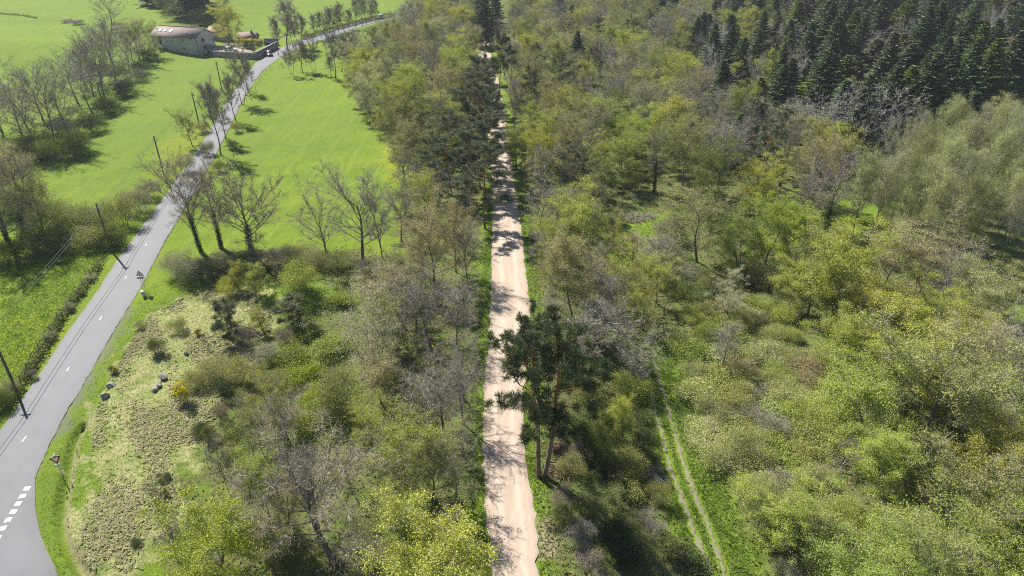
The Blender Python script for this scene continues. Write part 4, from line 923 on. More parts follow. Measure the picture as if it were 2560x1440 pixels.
 ('bud', 'B', 1742, 655, 12.0, 11.0, 'olive', 'large round olive tree behind the brushwood clearing', 0), ('leaf', 'B', 1850, 680, 11, 9, 'green', None, 1), ('leaf', 'B', 1910, 660, 11.5, 8.5, 'bright', None, 0), ('leaf', 'B', 1960, 640, 10, 8, 'lime', None, 4), ('ivyB', 'B', 2065, 580, 14, 11, 'purple', 'large bare ivy-trunked tree in front of the shaded strip'), ('bare', 'B', 2005, 570, 12, 8, 'purple', None, 1), ('pine', 'B', 1890, 490, 13, 9, 'pine', None, 0), ('pine', 'B', 1910, 430, 12, 7, 'pine', None, 2), ('leaf', 'B', 1560, 470, 10.5, 8, 'green', None, 0), ('ivyC', 'B', 1635, 480, 12, 6, 'olive', None), ('leaf', 'B', 1500, 440, 9, 7, 'lime', None, 1), ('bud', 'B', 1820, 800, 6.5, 7.5, 'pale', 'round pale bush-like tree above the olive thicket', 2), ('slimleaf', 'B', 1455, 270, 11.5, 6.2, 'lime', 'slender brightest lime green tree in the far wood', 0), ('silver', 'B', 1770, 420, 12, 9, 'grey', None, 0), ('silver', 'B', 1850, 380, 12, 6, 'grey', None, 1),
 ('bare', 'B', 1800, 930, 6.5, 5, 'grey', 'small grey bare tree alone in the olive thicket', 2), ('silver', 'B', 2100, 1180, 4.5, 3, 'grey', None, 1),
 ('leaf', 'B', 2090, 800, 14.4, 12.6, 'yellow', 'big yellow-green tree in the middle of the valley bottom', 1), ('leaf', 'B', 2020, 790, 10.3, 9.2, 'lime', None, 3), ('rust', 'B', 2285, 740, 14, 12.5, 'pale', 'dying tree with rust-coloured broken limbs'), ('bud', 'B', 2200, 760, 12.6, 10.3, 'tan', None, 0), ('silver', 'B', 2360, 760, 9, 8, 'grey', None, 0), ('leaf', 'B', 2270, 850, 9.2, 9.2, 'lime', None, 0), ('leaf', 'B', 2160, 860, 9.2, 9.2, 'yellow', None, 4),
 ('leaf', 'B', 2080, 960, 10.3, 9.2, 'lime', None, 3), ('bud', 'B', 2310, 1140, 14.9, 13.8, 'olive', 'massive olive tree with dark limbs in the lower corner thicket', 0), ('leaf', 'B', 2150, 1090, 10.3, 10.3, 'lime', None, 0), ('leaf', 'B', 2230, 1000, 11.5, 10.3, 'yellow', None, 4), ('bud', 'B', 2430, 1010, 11.5, 9.2, 'tan', None, 3), ('silver', 'B', 2520, 1000, 10, 8, 'grey', 'bare grey tree standing by the right edge glade', 0), ('silver', 'B', 2530, 1180, 9, 9, 'grey', None, 0), ('leaf', 'B', 2460, 1260, 10.3, 9.2, 'yellow', None, 1), ('leaf', 'B', 2180, 1230, 8.0, 8.0, 'lime', None, 3), ('bud', 'B', 2420, 1420, 11.5, 10.3, 'olive', None, 0), ('bud', 'B', 2540, 1440, 11.5, 10.3, 'olive', None, 4), ('leafbush', 'B', 1930, 1370, 8, 8.5, 'lime', 'light green bushy tree beside the lower track', 0), ('bud', 'B', 1890, 1330, 6, 4, 'olive', None, 1), ('shrub', 'B', 2260, 1400, 6, 7, 'green', None), ('shrub', 'B', 2080, 1460, 5, 7, 'mid', None), ('bud', 'B', 2300, 1520, 11.5, 10.3, 'olive', None, 2), ('leaf', 'B', 2480, 1560, 11.5, 10.3, 'green', None, 1), ('leaf', 'B', 2150, 1560, 9.2, 9.2, 'green', None, 1),
 # slope under the twin pine
 ('slimleaf', 'B', 1555, 1110, 6.5, 2.8, 'lime', 'feathery light green young tree beside the pine shade', 0), ('shrub', 'B', 1530, 1080, 3.5, 4, 'mid', None), ('shrub', 'B', 1570, 1180, 3, 4, 'olive', None), ('shrub', 'B', 1500, 1130, 3, 4, 'mid', None), ('shrub', 'B', 1480, 1010, 3, 4, 'olive', None), ('shrubbud', 'B', 1430, 1180, 2, 3, 'olive', None),
 # conifer edge
('fir', 'B', 2120, 405, 17.0, 9.0, 'fir', None, 0), ('fir', 'B', 2175, 392, 18.0, 10.0, 'fir', None, 1), ('fir', 'B', 2225, 372, 17.0, 10.0, 'mid', None, 2), ('fir', 'B', 2275, 352, 18.5, 10.0, 'fir', None, 3), ('fir', 'B', 2330, 330, 18.0, 11.0, 'fir', None, 0), ('fir', 'B', 2385, 312, 19.0, 10.0, 'fir', None, 1), ('fir', 'B', 2440, 296, 18.0, 11.0, 'mid', None, 2), ('fir', 'B', 2495, 284, 19.0, 10.0, 'fir', None, 3), ('fir', 'B', 2550, 272, 18.0, 11.0, 'fir', None, 0), ('fir', 'B', 1840, 250, 15.0, 8.5, 'fir', None, 1), ('fir', 'B', 1770, 200, 15.0, 8.0, 'fir', None, 2), ('fir', 'B', 1800, 290, 13.0, 8.0, 'fir', None, 3), ('fir', 'B', 1930, 320, 14.0, 9.0, 'fir', None, 0), ('fir', 'B', 1725, 165, 14.0, 7.0, 'fir', None, 1), ('fir', 'B', 1880, 330, 12.0, 8.0, 'mid', None, 2),
 ('silver', 'B', 2150, 415, 17.5, 13, 'silver', 'great silver leafless tree in front of the dark fir stand', 0), ('silver', 'B', 2050, 385, 13, 9, 'silver', None, 0), ('silver', 'B', 1960, 270, 13, 7, 'silver', None, 1), ('leaf', 'B', 2030, 400, 9, 7, 'olive', None, 0), ('bud', 'B', 2430, 240, 9, 7, 'tan', None, 0), ('leaf', 'B', 2470, 250, 8, 7, 'olive', None, 4), ('bud', 'B', 2340, 260, 10, 5, 'tan', None, 3),  ('bare', 'B', 1990, 360, 10, 7, 'silver', None, 0),
]
for h in HAND:
    kind, mode, px, py, H, Wd, col, label = h[:8]
    variant = h[8] if len(h) > 8 else None
    x, y, z = spot(px, py, 0 if mode == 'B' else H)
    plant(kind, x, y, z, H, Wd, col, label, variant=variant, where='', rz=0.0 if kind == 'twin' else None)

# ------------------------------------------------------------------ woods filled tree by tree
def fill(px_poly, spacing, mix, seed, where, tries=9000, cap=400, own=.42):
    rng = np.random.default_rng(seed)
    P = np.array([spot(*p)[:2] for p in px_poly])
    lo, hi = P.min(0), P.max(0)
    kinds = list(mix); wts = np.array([mix[k][0] for k in kinds], float); wts /= wts.sum()
    pts = np.array([(a, b) for a, b, c in PLACED]); rad = np.array([c for a, b, c in PLACED])
    q = rng.uniform(lo, hi, (tries, 2)); q = q[inside(q[:, 0], q[:, 1], P)]
    qx, qy = q[:, 0], q[:, 1]
    ok = ((qx - g_right(qy) > 1.7) | (g_left(qy) - qx > 1.7)) & (dist_line(qx, qy, RUT_R) > 2.2) & (dist_line(qx, qy, RUT_L) > 1.6) & (dist_line(qx, qy, ROAD_C) > 5)
    q = q[ok]; qz = terrain(q[:, 0], q[:, 1]); n = 0
    for (x, y), z in zip(q, qz):
        d = np.hypot(pts[:, 0] - x, pts[:, 1] - y)
        if (d < np.minimum(spacing, .5 * spacing + own * rad)).any(): continue
        k = kinds[rng.choice(len(kinds), p=wts)]; _, kk, (h0, h1), (w0, w1), cols = mix[k]
        H = rng.uniform(h0, h1); Wd = rng.uniform(w0, w1)
        if -7.0 < x - g_left(y) < 0 and y < 100 and H > 3:
            kk = 'bare'; H *= .65; Wd *= .7
        px, py = to_px(x, y, z + H)
        if px < -30 or px > 2590 or to_px(x, y, z)[1] < -30 or py > 1470: continue
        plant(kk, x, y, z, H, Wd, cols[rng.integers(len(cols))], None, where)
        pts = np.vstack([pts, (x, y)]); rad = np.append(rad, Wd); n += 1
        if n >= cap: break
    return n

def mx(**kw): return kw
fill([(0, 300), (60, 290), (130, 300), (210, 250), (230, 190), (300, 130), (370, 110), (380, 150), (350, 200), (300, 250), (250, 300), (200, 380), (120, 410), (0, 440)], 5.0, mx(a=(.6, 'bare', (11, 15), (8, 11), ['purple', 'grey', 'purple']), b=(.15, 'bud', (8, 11), (7, 9), ['olive', 'grey']), c=(.25, 'shrub', (3, 5), (6, 8), ['dark', 'mid'])), 19, 'in the hedgerow', cap=9)
far_mix = mx(a=(.30, 'bud', (9.5, 14), (6.5, 9.5), ['olive', 'tan', 'grey', 'olive', 'yellow']), b=(.22, 'bare', (10, 14), (6.5, 9.5), ['purple', 'purple', 'grey']), c=(.30, 'leaf', (9, 13), (6.5, 9.5), ['lime', 'green', 'olive', 'yellow', 'mid']), d=(.04, 'pine', (10, 14), (6, 8), ['pine']), g=(.07, 'ivyC', (11, 14), (6, 8), ['olive', 'tan']), h=(.03, 'fir', (10, 14), (6, 8), ['fir']), e=(.05, 'silver', (8, 11), (6, 8), ['grey']), f=(.10, 'alder', (9, 12), (5.5, 7), ['alder', 'pale', 'olive']))
cnt = {}
cnt['w1'] = fill([(1030, 95), (1090, 20), (1195, -20), (1190, 250), (1120, 380), (1010, 480), (1005, 390), (955, 310), (910, 255), (885, 205), (950, 165)], 6.2,
    mx(a=(.3, 'bare', (10, 14), (6.5, 9), ['purple']), b=(.28, 'bud', (9, 13), (6.5, 9), ['olive', 'tan', 'olive']), c=(.42, 'leaf', (9, 13), (6.5, 9.5), ['lime', 'lime', 'yellow', 'olive', 'pale'])), 21, 'left of the far track')
cnt['w1c'] = fill([(985, 85), (1020, 30), (1100, -25), (1190, -25), (1090, 20), (1030, 95), (960, 150), (930, 130)], 5.5, mx(a=(.7, 'bare', (6, 8.5), (6, 8), ['purple', 'grey']), b=(.3, 'bud', (6, 8), (6, 8), ['olive', 'grey'])), 35, 'by the far road')
cnt['w1b'] = fill([(1195, 380), (1200, 560), (1190, 620), (1080, 560), (1010, 560), (1010, 470), (1100, 420)], 4.6, mx(a=(.4, 'bud', (7, 10), (5, 7), ['olive', 'tan', 'yellow']), b=(.3, 'bare', (7, 9), (5, 6), ['purple']), c=(.3, 'leaf', (6, 9), (5, 6), ['lime', 'olive'])), 22, 'behind the roadside pines')
cnt['w2'] = fill([(1288, -20), (1700, -20), (1690, 240), (1850, 310), (2010, 360), (2120, 430), (2050, 560), (1900, 560), (1690, 500), (1640, 470), (1520, 500), (1400, 520), (1312, 470), (1300, 400), (1270, 220)], 5.9, far_mix, 23, 'in the far wood')
cnt['w3a'] = fill([(1700, -20), (1960, -20), (2010, 200), (2010, 350), (1850, 290), (1700, 240)], 6.6,
    mx(a=(.42, 'fir', (9, 17), (6.5, 10), ['fir', 'fir', 'mid']), b=(.22, 'silver', (11, 15), (6, 9), ['silver', 'grey']), c=(.26, 'bud', (9, 13), (6, 9), ['olive', 'tan', 'grey']), d=(.12, 'leaf', (9, 12), (6, 8), ['lime', 'olive'])), 34, 'at the stand edge')
cnt['w3'] = fill([(1960, -20), (2640, -40), (2680, 240), (2560, 265), (2440, 290), (2300, 365), (2150, 405), (2010, 350), (2010, 200)], 7.4,
    mx(a=(.72, 'fir', (10, 20), (7.5, 12), ['fir', 'fir', 'fir', 'mid', 'pine']), b=(.08, 'silver', (12, 16), (6, 9), ['silver', 'grey']), c=(.08, 'bud', (9, 12), (6, 8), ['olive', 'tan', 'grey']), d=(.03, 'leaf', (9, 12), (6, 8), ['olive'])), 24, 'in the stand')
cnt['w4'] = fill([(2120, 620), (2230, 480), (2330, 440), (2560, 410), (2700, 420), (2720, 720), (2560, 690), (2450, 660), (2300, 670)], 3.5, mx(a=(1, 'alder', (12, 17), (3.6, 5.2), ['alder', 'alder', 'olive', 'pale'])), 25, 'in the pale stand')
cnt['w5'] = fill([(1690, 840), (1780, 760), (1960, 750), (2020, 900), (2120, 1020), (2110, 1440), (1930, 1460), (1850, 1290), (1790, 1150), (1730, 1000)], 2.5,
    mx(e=(.42, 'bramble', (1.0, 2.0), (4.6, 7.0), ['olive', 'olive', 'alder', 'green']), a=(.33, 'shrubbud', (1.4, 3.2), (3.4, 6.2), ['olive', 'olive', 'alder', 'tan', 'olive']), b=(.42, 'shrub', (1.4, 2.6), (3.2, 5.0), ['olive', 'green', 'lime', 'alder', 'olive']), c=(.05, 'shrubbare', (1.2, 2.0), (3, 4.0), ['grey'])), 26, 'in the thicket')
cnt['w6'] = fill([(2120, 780), (2380, 720), (2560, 900), (2720, 900), (2720, 1540), (2080, 1540), (2120, 1000)], 5.4,
    mx(a=(.5, 'leaf', (8, 14), (7, 11), ['lime', 'yellow', 'olive', 'green']), b=(.28, 'bud', (8, 12), (7, 10), ['olive', 'olive', 'alder']), c=(.1, 'shrub', (2.5, 4.5), (4, 6), ['green', 'olive', 'mid']), d=(.12, 'silver', (7, 10), (6, 8), ['grey'])), 27, 'in the valley thicket')
cnt['w7'] = fill([(1335, 640), (1440, 560), (1640, 690), (1690, 850), (1600, 960), (1560, 1040), (1480, 1020), (1400, 930), (1350, 800)], 4.0,
    mx(a=(.4, 'bud', (5, 9), (4, 6.5), ['olive', 'tan', 'yellow']), b=(.3, 'bare', (5, 8), (4, 6), ['purple']), c=(.2, 'shrubbud', (2, 3.5), (3.5, 5), ['olive']), d=(.2, 'leaf', (4, 7), (4, 6), ['lime', 'olive'])), 28, 'beside the gravel track')
cnt['w8'] = fill([(1385, 1110), (1500, 1040), (1590, 1000), (1630, 1120), (1690, 1300), (1740, 1440), (1470, 1460), (1400, 1320)], 2.3,
    mx(a=(.4, 'bramble', (.7, 1.5), (2.6, 4.4), ['mid', 'olive', 'dark']), b=(.4, 'shrubbud', (1.0, 2.6), (2.2, 4.0), ['olive', 'mid']), c=(.2, 'shrubbare', (.8, 1.8), (2.0, 3.4), ['brown', 'purple'])), 29, 'below the gravel')
cnt['w9'] = fill([(1000, 700), (1190, 620), (1185, 1460), (690, 1460), (720, 1300), (900, 1180), (960, 980), (950, 820)], 3.8,
    mx(a=(.36, 'bare', (5.5, 9), (4, 6.5), ['purple', 'purple', 'brown']), b=(.40, 'bud', (5, 9), (4, 6.5), ['tan', 'olive', 'pale', 'yellow']), c=(.2, 'shrubbare', (1.6, 3), (3, 4.6), ['purple', 'grey']), d=(.15, 'shrubbud', (1.6, 3), (3, 4.4), ['olive'])), 30, 'left of the gravel')
cnt['w10'] = fill([(490, 960), (690, 870), (760, 900), (900, 1100), (700, 1210), (520, 1110)], 2.6,
    mx(a=(.4, 'shrubbud', (1.0, 2.2), (2.4, 3.8), ['olive', 'grey']), b=(.25, 'shrubbare', (.8, 1.6), (2.4, 3.6), ['brown', 'grey']), c=(.35, 'bramble', (.7, 1.2), (3, 4.4), ['green', 'mid'])), 31, 'on the bank')
cnt['w11'] = fill([(1660, 560), (1760, 680), (1960, 660), (2060, 600), (2090, 700), (1990, 760), (1700, 780), (1640, 700)], 3.6,
    mx(a=(.5, 'shrubbud', (2, 4), (4, 6), ['olive', 'grey']), b=(.5, 'shrub', (2, 4), (4, 6), ['olive', 'mid', 'green'])), 32, 'behind the olive thicket')
cnt['w12'] = fill([(1390, 500), (1500, 470), (1510, 540), (1480, 640), (1400, 600)], 3.6, mx(a=(.6, 'bud', (5, 8), (4, 6), ['olive', 'grey']), b=(.4, 'shrub', (2, 4), (4, 5), ['mid', 'olive'])), 33, 'by the clearing')
print('FILL', cnt, 'plants', len(PLACED))

# ------------------------------------------------------------------ ground cover that nobody could count
def cover(name, px_poly, n, size, mats_w, seed, label, cat, flatleaf=False, hmin=.0, hmax=.3, keep=None, rise=.75):
    rng = np.random.default_rng(seed)
    P = np.array([spot(*p)[:2] for p in px_poly]); lo, hi = P.min(0), P.max(0)
    q = rng.uniform(lo, hi, (n * 4, 2)); q = q[inside(q[:, 0], q[:, 1], P)]
    dg = np.maximum(q[:, 0] - g_right(q[:, 1]), g_left(q[:, 1]) - q[:, 0])
    ok = (dg > .05) & (dist_line(q[:, 0], q[:, 1], ROAD_C) > 3.3) & (dist_line(q[:, 0], q[:, 1], RUT_L) > .42) & (dist_line(q[:, 0], q[:, 1], RUT_R) > .42) & (dist_line(q[:, 0], q[:, 1], DITCH) > .45) & ~inside(q[:, 0], q[:, 1], mouth)
    if keep is not None: ok &= keep(q[:, 0], q[:, 1], rng)
    q = q[ok][:n]; z = terrain(q[:, 0], q[:, 1])
    B = MB(); mats_ = [M[k] for k, _ in mats_w]; wt = np.array([w for _, w in mats_w], float); wt /= wt.sum()
    mi = rng.choice(len(mats_), len(q), p=wt)
    for i in range(len(mats_)):
        s = mi == i; c = np.stack([q[s, 0], q[s, 1], z[s]], 1); k = len(c)
        if flatleaf == 'mat':
            c[:, 2] += rng.uniform(hmin, hmax, k); th = rng.uniform(0, 6.28, k); sz = (size * rng.uniform(.5, 1.4, k))[:, None]
            U = np.stack([np.cos(th), np.sin(th), rng.normal(size=k) * .22], 1) * sz * .5; Wv = np.stack([-np.sin(th), np.cos(th), rng.normal(size=k) * .3], 1) * sz * .12
            B.add(np.stack([c - U, c + Wv, c + U, c - Wv], 1).reshape(-1, 3), np.arange(4 * k).reshape(k, 4), i)
        elif flatleaf:
            c[:, 2] += rng.uniform(hmin, hmax, k); B.leaves(c, size * rng.uniform(.5, 1.4, k), rng, i, .5)
        else:
            for _ in range(2):
                d = unit(rng.normal(size=(k, 3)) * np.array([.6, .6, .25]) + np.array([0, 0, rise]))
                B.twigs(c + rng.normal(size=(k, 3)) * np.array([.06, .06, 0]) - np.array([0, 0, .03]), d, size * rng.uniform(.5, 1.4, k), size * .38, rng, i)
    o = obj(name, B.mesh(name, mats_)); return tag(o, label, cat, kind='stuff')
patch = lambda x, y: np.sin(x * .55 + 1) + np.cos(y * .48 - .5 + .4 * np.sin(x * .3)) + .8 * np.sin(x * 1.25 + y * .9)
cover('bank_grass', [(205, 1300), (215, 1180), (250, 1000), (310, 880), (380, 780), (560, 700), (700, 760), (640, 900), (560, 1000), (520, 1100), (470, 1200), (440, 1290), (430, 1440), (210, 1440)], 16000, .42, [('straw_blade', .85), ('green_blade', .15)], 40, 'bleached matted straw patches on the bank between road and thicket', 'grass', 'mat', .03, .14, keep=lambda x, y, r: patch(x, y) + .6 * r.normal(size=x.shape) > .2, rise=.22)
cover('bank_grass', [(150, 1460), (110, 1340), (96, 1200), (200, 1000), (300, 830), (370, 720), (560, 660), (780, 720), (700, 900), (560, 1000), (520, 1150), (470, 1300), (470, 1460)], 15000, .17, [('straw_blade', .12), ('green_blade', .5), ('lush_blade', .38)], 41, 'mixed short green grass covering the bank between road and thicket', 'grass')
cover('verge_grass', [(1170, 1460), (1180, 900), (1215, 600), (1225, 480), (1320, 480), (1350, 700), (1360, 900), (1400, 1100), (1480, 1460)], 9000, .24, [('green_blade', .6), ('lush_blade', .25), ('straw_blade', .15)], 42, 'green grass along both sides of the gravel track', 'grass',
      keep=lambda x, y, r: np.maximum(x - g_right(y), g_left(y) - x) < 2.4 + .5 * r.normal(size=x.shape))
cover('track_grass', [(1560, 880), (1700, 880), (1850, 1200), (1960, 1460), (1700, 1460), (1600, 1050)], 14000, .22, [('green_blade', .55), ('lush_blade', .4), ('straw_blade', .05)], 43, 'lush green grass growing around the ruts of the lower track', 'grass',
      keep=lambda x, y, r: dist_line(x, y, RUT_R) < 3.0 + .5 * r.normal(size=x.shape))
cover('undergrowth', [(420, 1460), (520, 1100), (700, 900), (760, 780), (500, 700), (440, 660), (700, 620), (1000, 620), (1005, 400), (900, 250), (900, 150), (1196, 60), (1200, 600), (1190, 1460)], 26000, .26, [('olive_leaf', .45), ('green_blade', .3), ('litter_leaf', .25)], 44, 'low green and brown undergrowth on the floor of the wood left of the gravel track', 'undergrowth', True, .02, .5)
cover('undergrowth', [(1330, 1460), (1320, 500), (1270, 200), (1700, 250), (2000, 380), (2080, 560), (2400, 700), (2600, 900), (2650, 1460)], 42000, .28, [('olive_leaf', .5), ('green_blade', .28), ('litter_leaf', .22)], 45, 'low green and brown undergrowth on the valley floor right of the gravel track', 'undergrowth', True, .02, .55)
cover('meadow_tufts', [(0, 1010), (0, 660), (270, 650), (230, 700), (60, 960)], 12000, .22, [('lush_blade', .7), ('green_blade', .3)], 46, 'tufted rough meadow grass beside the road fence', 'grass')


# ------------------------------------------------------------------ stone, roof and car materials
def stone_material(name, a, b, mortar, scale):
    m, n, o = mat(name)
    tc = N(n, 'ShaderNodeTexCoord').outputs['Object']
    v = N(n, 'ShaderNodeTexVoronoi', feature='DISTANCE_TO_EDGE'); v.inputs['Scale'].default_value = scale; n.links.new(tc, v.inputs['Vector'])
    w = N(n, 'ShaderNodeTexVoronoi'); w.inputs['Scale'].default_value = scale; n.links.new(tc, w.inputs['Vector'])
    sp = N(n, 'ShaderNodeSeparateColor'); n.links.new(w.outputs['Color'], sp.inputs[0])
    c = ramp(n, sp.outputs[0], [(.1, a), (.9, b)])
    c = mixc(n, mth(n, 'MULTIPLY', noise(n, 9, 4, .6, tc), .5), c, tuple(x * .6 for x in a))
    e = ramp(n, v.outputs['Distance'], [(.02, (1, 1, 1)), (.09, (0, 0, 0))])
    c = mixc(n, e, c, mortar)
    principled(n, o, c, .92, .15, v.outputs['Distance'], .8, .12); return m
M['stone'] = stone_material('rubble_stone', (.36, .37, .40), (.60, .60, .615), (.54, .535, .53), 2.6)
M['dark_stone'] = stone_material('wall_stone', (.22, .225, .24), (.44, .44, .45), (.17, .165, .16), 2.4)
M['quoin'] = simple('quoin_stone', (.34, .33, .32), .9, .15, .3, 2., .4, .03)
def roof_material(name, a, b):
    m, n, o = mat(name)
    tc = N(n, 'ShaderNodeTexCoord').outputs['Object']
    wv = N(n, 'ShaderNodeTexWave', wave_type='BANDS', bands_direction='X'); wv.inputs['Scale'].default_value = 1.6; wv.inputs['Distortion'].default_value = .4; n.links.new(tc, wv.inputs['Vector'])
    f = noise(n, .7, 5, .65, tc)
    c = ramp(n, f, [(.3, a), (.7, b)]); c = mixc(n, mth(n, 'MULTIPLY', noise(n, 5, 4, .7, tc), .4), c, (.34, .30, .28))
    principled(n, o, c, .92, .1, wv.outputs['Fac'], .25, .05); return m
M['roof'] = roof_material('roof_sheet', (.18, .135, .125), (.27, .215, .20))
M['red_roof'] = roof_material('red_roof', (.23, .155, .13), (.30, .22, .19))
M['skylight'] = simple('skylight_sheet', (.78, .80, .82), .35, .5, .05, 2., 0, .001)
M['shutter'] = simple('brown_shutter', (.13, .075, .05), .8, .2, .2, 5., .2, .01)
def paint(name, col, rough=.28):
    m, n, o = mat(name); p = principled(n, o, col, rough, .5); p.inputs['Coat Weight'].default_value = .6; p.inputs['Coat Roughness'].default_value = .08; return m
M['car_red'] = paint('dark_red_paint', (.16, .018, .025)); M['car_white'] = paint('white_paint', (.80, .80, .80)); M['car_silver'] = paint('pale_blue_paint', (.42, .47, .54))
M['lamp'] = simple('lamp_glass', (.75, .75, .72), .15, .6, .03, 3., 0, .001)

# ------------------------------------------------------------------ stone barn
BC = (-99.2, 226.8); BA = math.atan2(5.2, -16.2)
def blocal(u, v):
    ca, sa = math.cos(BA), math.sin(BA)
    return BC[0] + ca * u + sa * v, BC[1] + sa * u - ca * v
BL, BWd, EAVE, RIDGE = 17.2, 8.6, 5.4, 7.5
# local frame: x along the long wall towards the left of the view, y towards the viewer is negative of depth
barn = empty('stone_barn', (BC[0], BC[1], 0), BA); tag(barn, 'long grey stone barn with brown roof and three skylights on the meadow', 'barn')
def pm(name, fn, mats_, parent, smooth_=False):
    b = MB(); fn(b); return obj(name, b.mesh(name, mats_, smooth_), parent)
def bwall(b):
    d = -BWd
    V = [(0, 0, -2), (BL, 0, -2), (BL, d, -2), (0, d, -2), (0, 0, EAVE), (BL, 0, EAVE), (BL, d, EAVE), (0, d, EAVE), (0, d / 2, RIDGE - .1), (BL, d / 2, RIDGE - .1)]
    b.add(V, [(0, 4, 5, 1), (2, 6, 7, 3)]); b.add(V, [(0, 3, 7, 8, 4), (1, 5, 9, 6, 2)])
pm('wall', bwall, [M['stone']], barn)
def broof(b):
    ov = .45; t = .16; d = -BWd; s = (RIDGE - EAVE) / (BWd / 2); z0 = EAVE - ov * s + .06
    for y0, y1 in ((ov, d / 2), (d - ov, d / 2)):
        V = [(-ov, y0, z0), (BL + ov, y0, z0), (BL + ov, y1, RIDGE + .06), (-ov, y1, RIDGE + .06)]
        V += [(x, y, z + t) for x, y, z in V]
        b.add(V, [(0, 1, 2, 3), (4, 7, 6, 5), (0, 4, 5, 1), (1, 5, 6, 2), (2, 6, 7, 3), (3, 7, 4, 0)])
roof = pm('roof', broof, [M['roof']], barn)
pm('ridge_cap', lambda b: b.tube([(-.5, -BWd / 2, RIDGE + .2), (BL / 2, -BWd / 2, RIDGE + .24), (BL + .5, -BWd / 2, RIDGE + .2)], .16, 6), [M['red_roof']], roof)
for xx in (14.9, 12.9, 10.6):
    def sk(b, xx=xx):
        s = (RIDGE - EAVE) / (BWd / 2); y0, y1 = -1.5, -2.7
        V = [(xx - .55, y0, EAVE - y0 * s + .24), (xx + .55, y0, EAVE - y0 * s + .24), (xx + .55, y1, EAVE - y1 * s + .24), (xx - .55, y1, EAVE - y1 * s + .24)]
        V += [(x, y, z + .06) for x, y, z in V]
        b.add(V, [(0, 1, 2, 3), (4, 7, 6, 5), (0, 4, 5, 1), (1, 5, 6, 2), (2, 6, 7, 3), (3, 7, 4, 0)])
    pm('skylight', sk, [M['skylight']], roof)
pm('roof_vent', lambda b: b.box((4.6, -1.6, EAVE + .78 + .35), (.35, .35, .3)), [M['skylight']], roof)
def win(x, y, z, w, h, axis, name='window'):
    d = .10
    f = pm(name, lambda b: b.box((x, y, z), (w, d, h) if axis == 'x' else (d, w, h)), [M['shutter']], barn)
    off = .06
    pc = (x, y + off, z) if axis == 'x' else (x - off, y, z)
    pm('pane', lambda b: b.box(pc, (w * .5, .02, h * .78) if axis == 'x' else (.02, w * .5, h * .78)), [M['glass']], f)
win(0, -3.1, 4.3, 1.35, 1.05, 'y'); win(0, -3.6, 2.0, 1.5, 1.25, 'y'); win(0, -8.0, 3.6, .7, .9, 'y')
win(5.0, 0, 4.4, .35, .9, 'x', 'slit_window'); win(5.2, 0, 2.0, .35, .9, 'x', 'slit_window'); win(13.9, 0, 3.9, .95, 2.3, 'x', 'door'); win(12.6, 0, 2.35, .4, .4, 'x', 'vent')
for k in range(14):
    z = -.6 + k * .42; long_ = k % 2
    pm('quoin', lambda b: b.box((.22 if long_ else .12, -.12 if long_ else -.22, z), (.50 if long_ else .30, .30 if long_ else .50, .38)), [M['quoin']], barn)
# outbuildings behind
def house(name, u, v, L, Wd, eave, ridge, rot, label, roofm):
    x, y, _z = spot(u, v); h = empty(name, (x, y, T1(x, y)), BA + rot); tag(h, label, 'outbuilding')
    def w(b):
        V = [(-L / 2, -Wd / 2, -1), (L / 2, -Wd / 2, -1), (L / 2, Wd / 2, -1), (-L / 2, Wd / 2, -1), (-L / 2, -Wd / 2, eave), (L / 2, -Wd / 2, eave), (L / 2, Wd / 2, eave), (-L / 2, Wd / 2, eave), (-L / 2, 0, ridge - .1), (L / 2, 0, ridge - .1)]
        b.add(V, [(0, 1, 5, 4), (2, 3, 7, 6)]); b.add(V, [(0, 4, 8, 7, 3), (1, 2, 6, 9, 5)])
    pm('wall', w, [M['dark_stone']], h)
    def r(b):
        ov = .35
        for sg in (-1, 1):
            V = [(-L / 2 - ov, sg * (Wd / 2 + ov), eave - .2), (L / 2 + ov, sg * (Wd / 2 + ov), eave - .2), (L / 2 + ov, 0, ridge), (-L / 2 - ov, 0, ridge)]
            V += [(a, c, z + .14) for a, c, z in V]
            b.add(V, [(0, 1, 2, 3), (4, 7, 6, 5), (0, 4, 5, 1), (1, 5, 6, 2), (2, 6, 7, 3), (3, 7, 4, 0)])
    rf = pm('roof', r, [roofm], h)
    pm('chimney', lambda b: b.box((-L / 4, .3, ridge + .3), (.6, .6, 1.1)), [M['dark_stone']], rf)
    pm('door', lambda b: b.box((0, -Wd / 2 - .02, .9), (1.0, .08, 1.9)), [M['shutter']], h)
house('outbuilding', 552, 98, 7, 4.5, 2.6, 4.0, 0, 'small house with pinkish tiled roof half hidden behind the stone barn', M['red_roof'])
house('outbuilding', 622, 99, 6, 4, 1.0, 2.4, .3, 'low garden shed with grey roof behind the yellow flower bed', M['roof'])

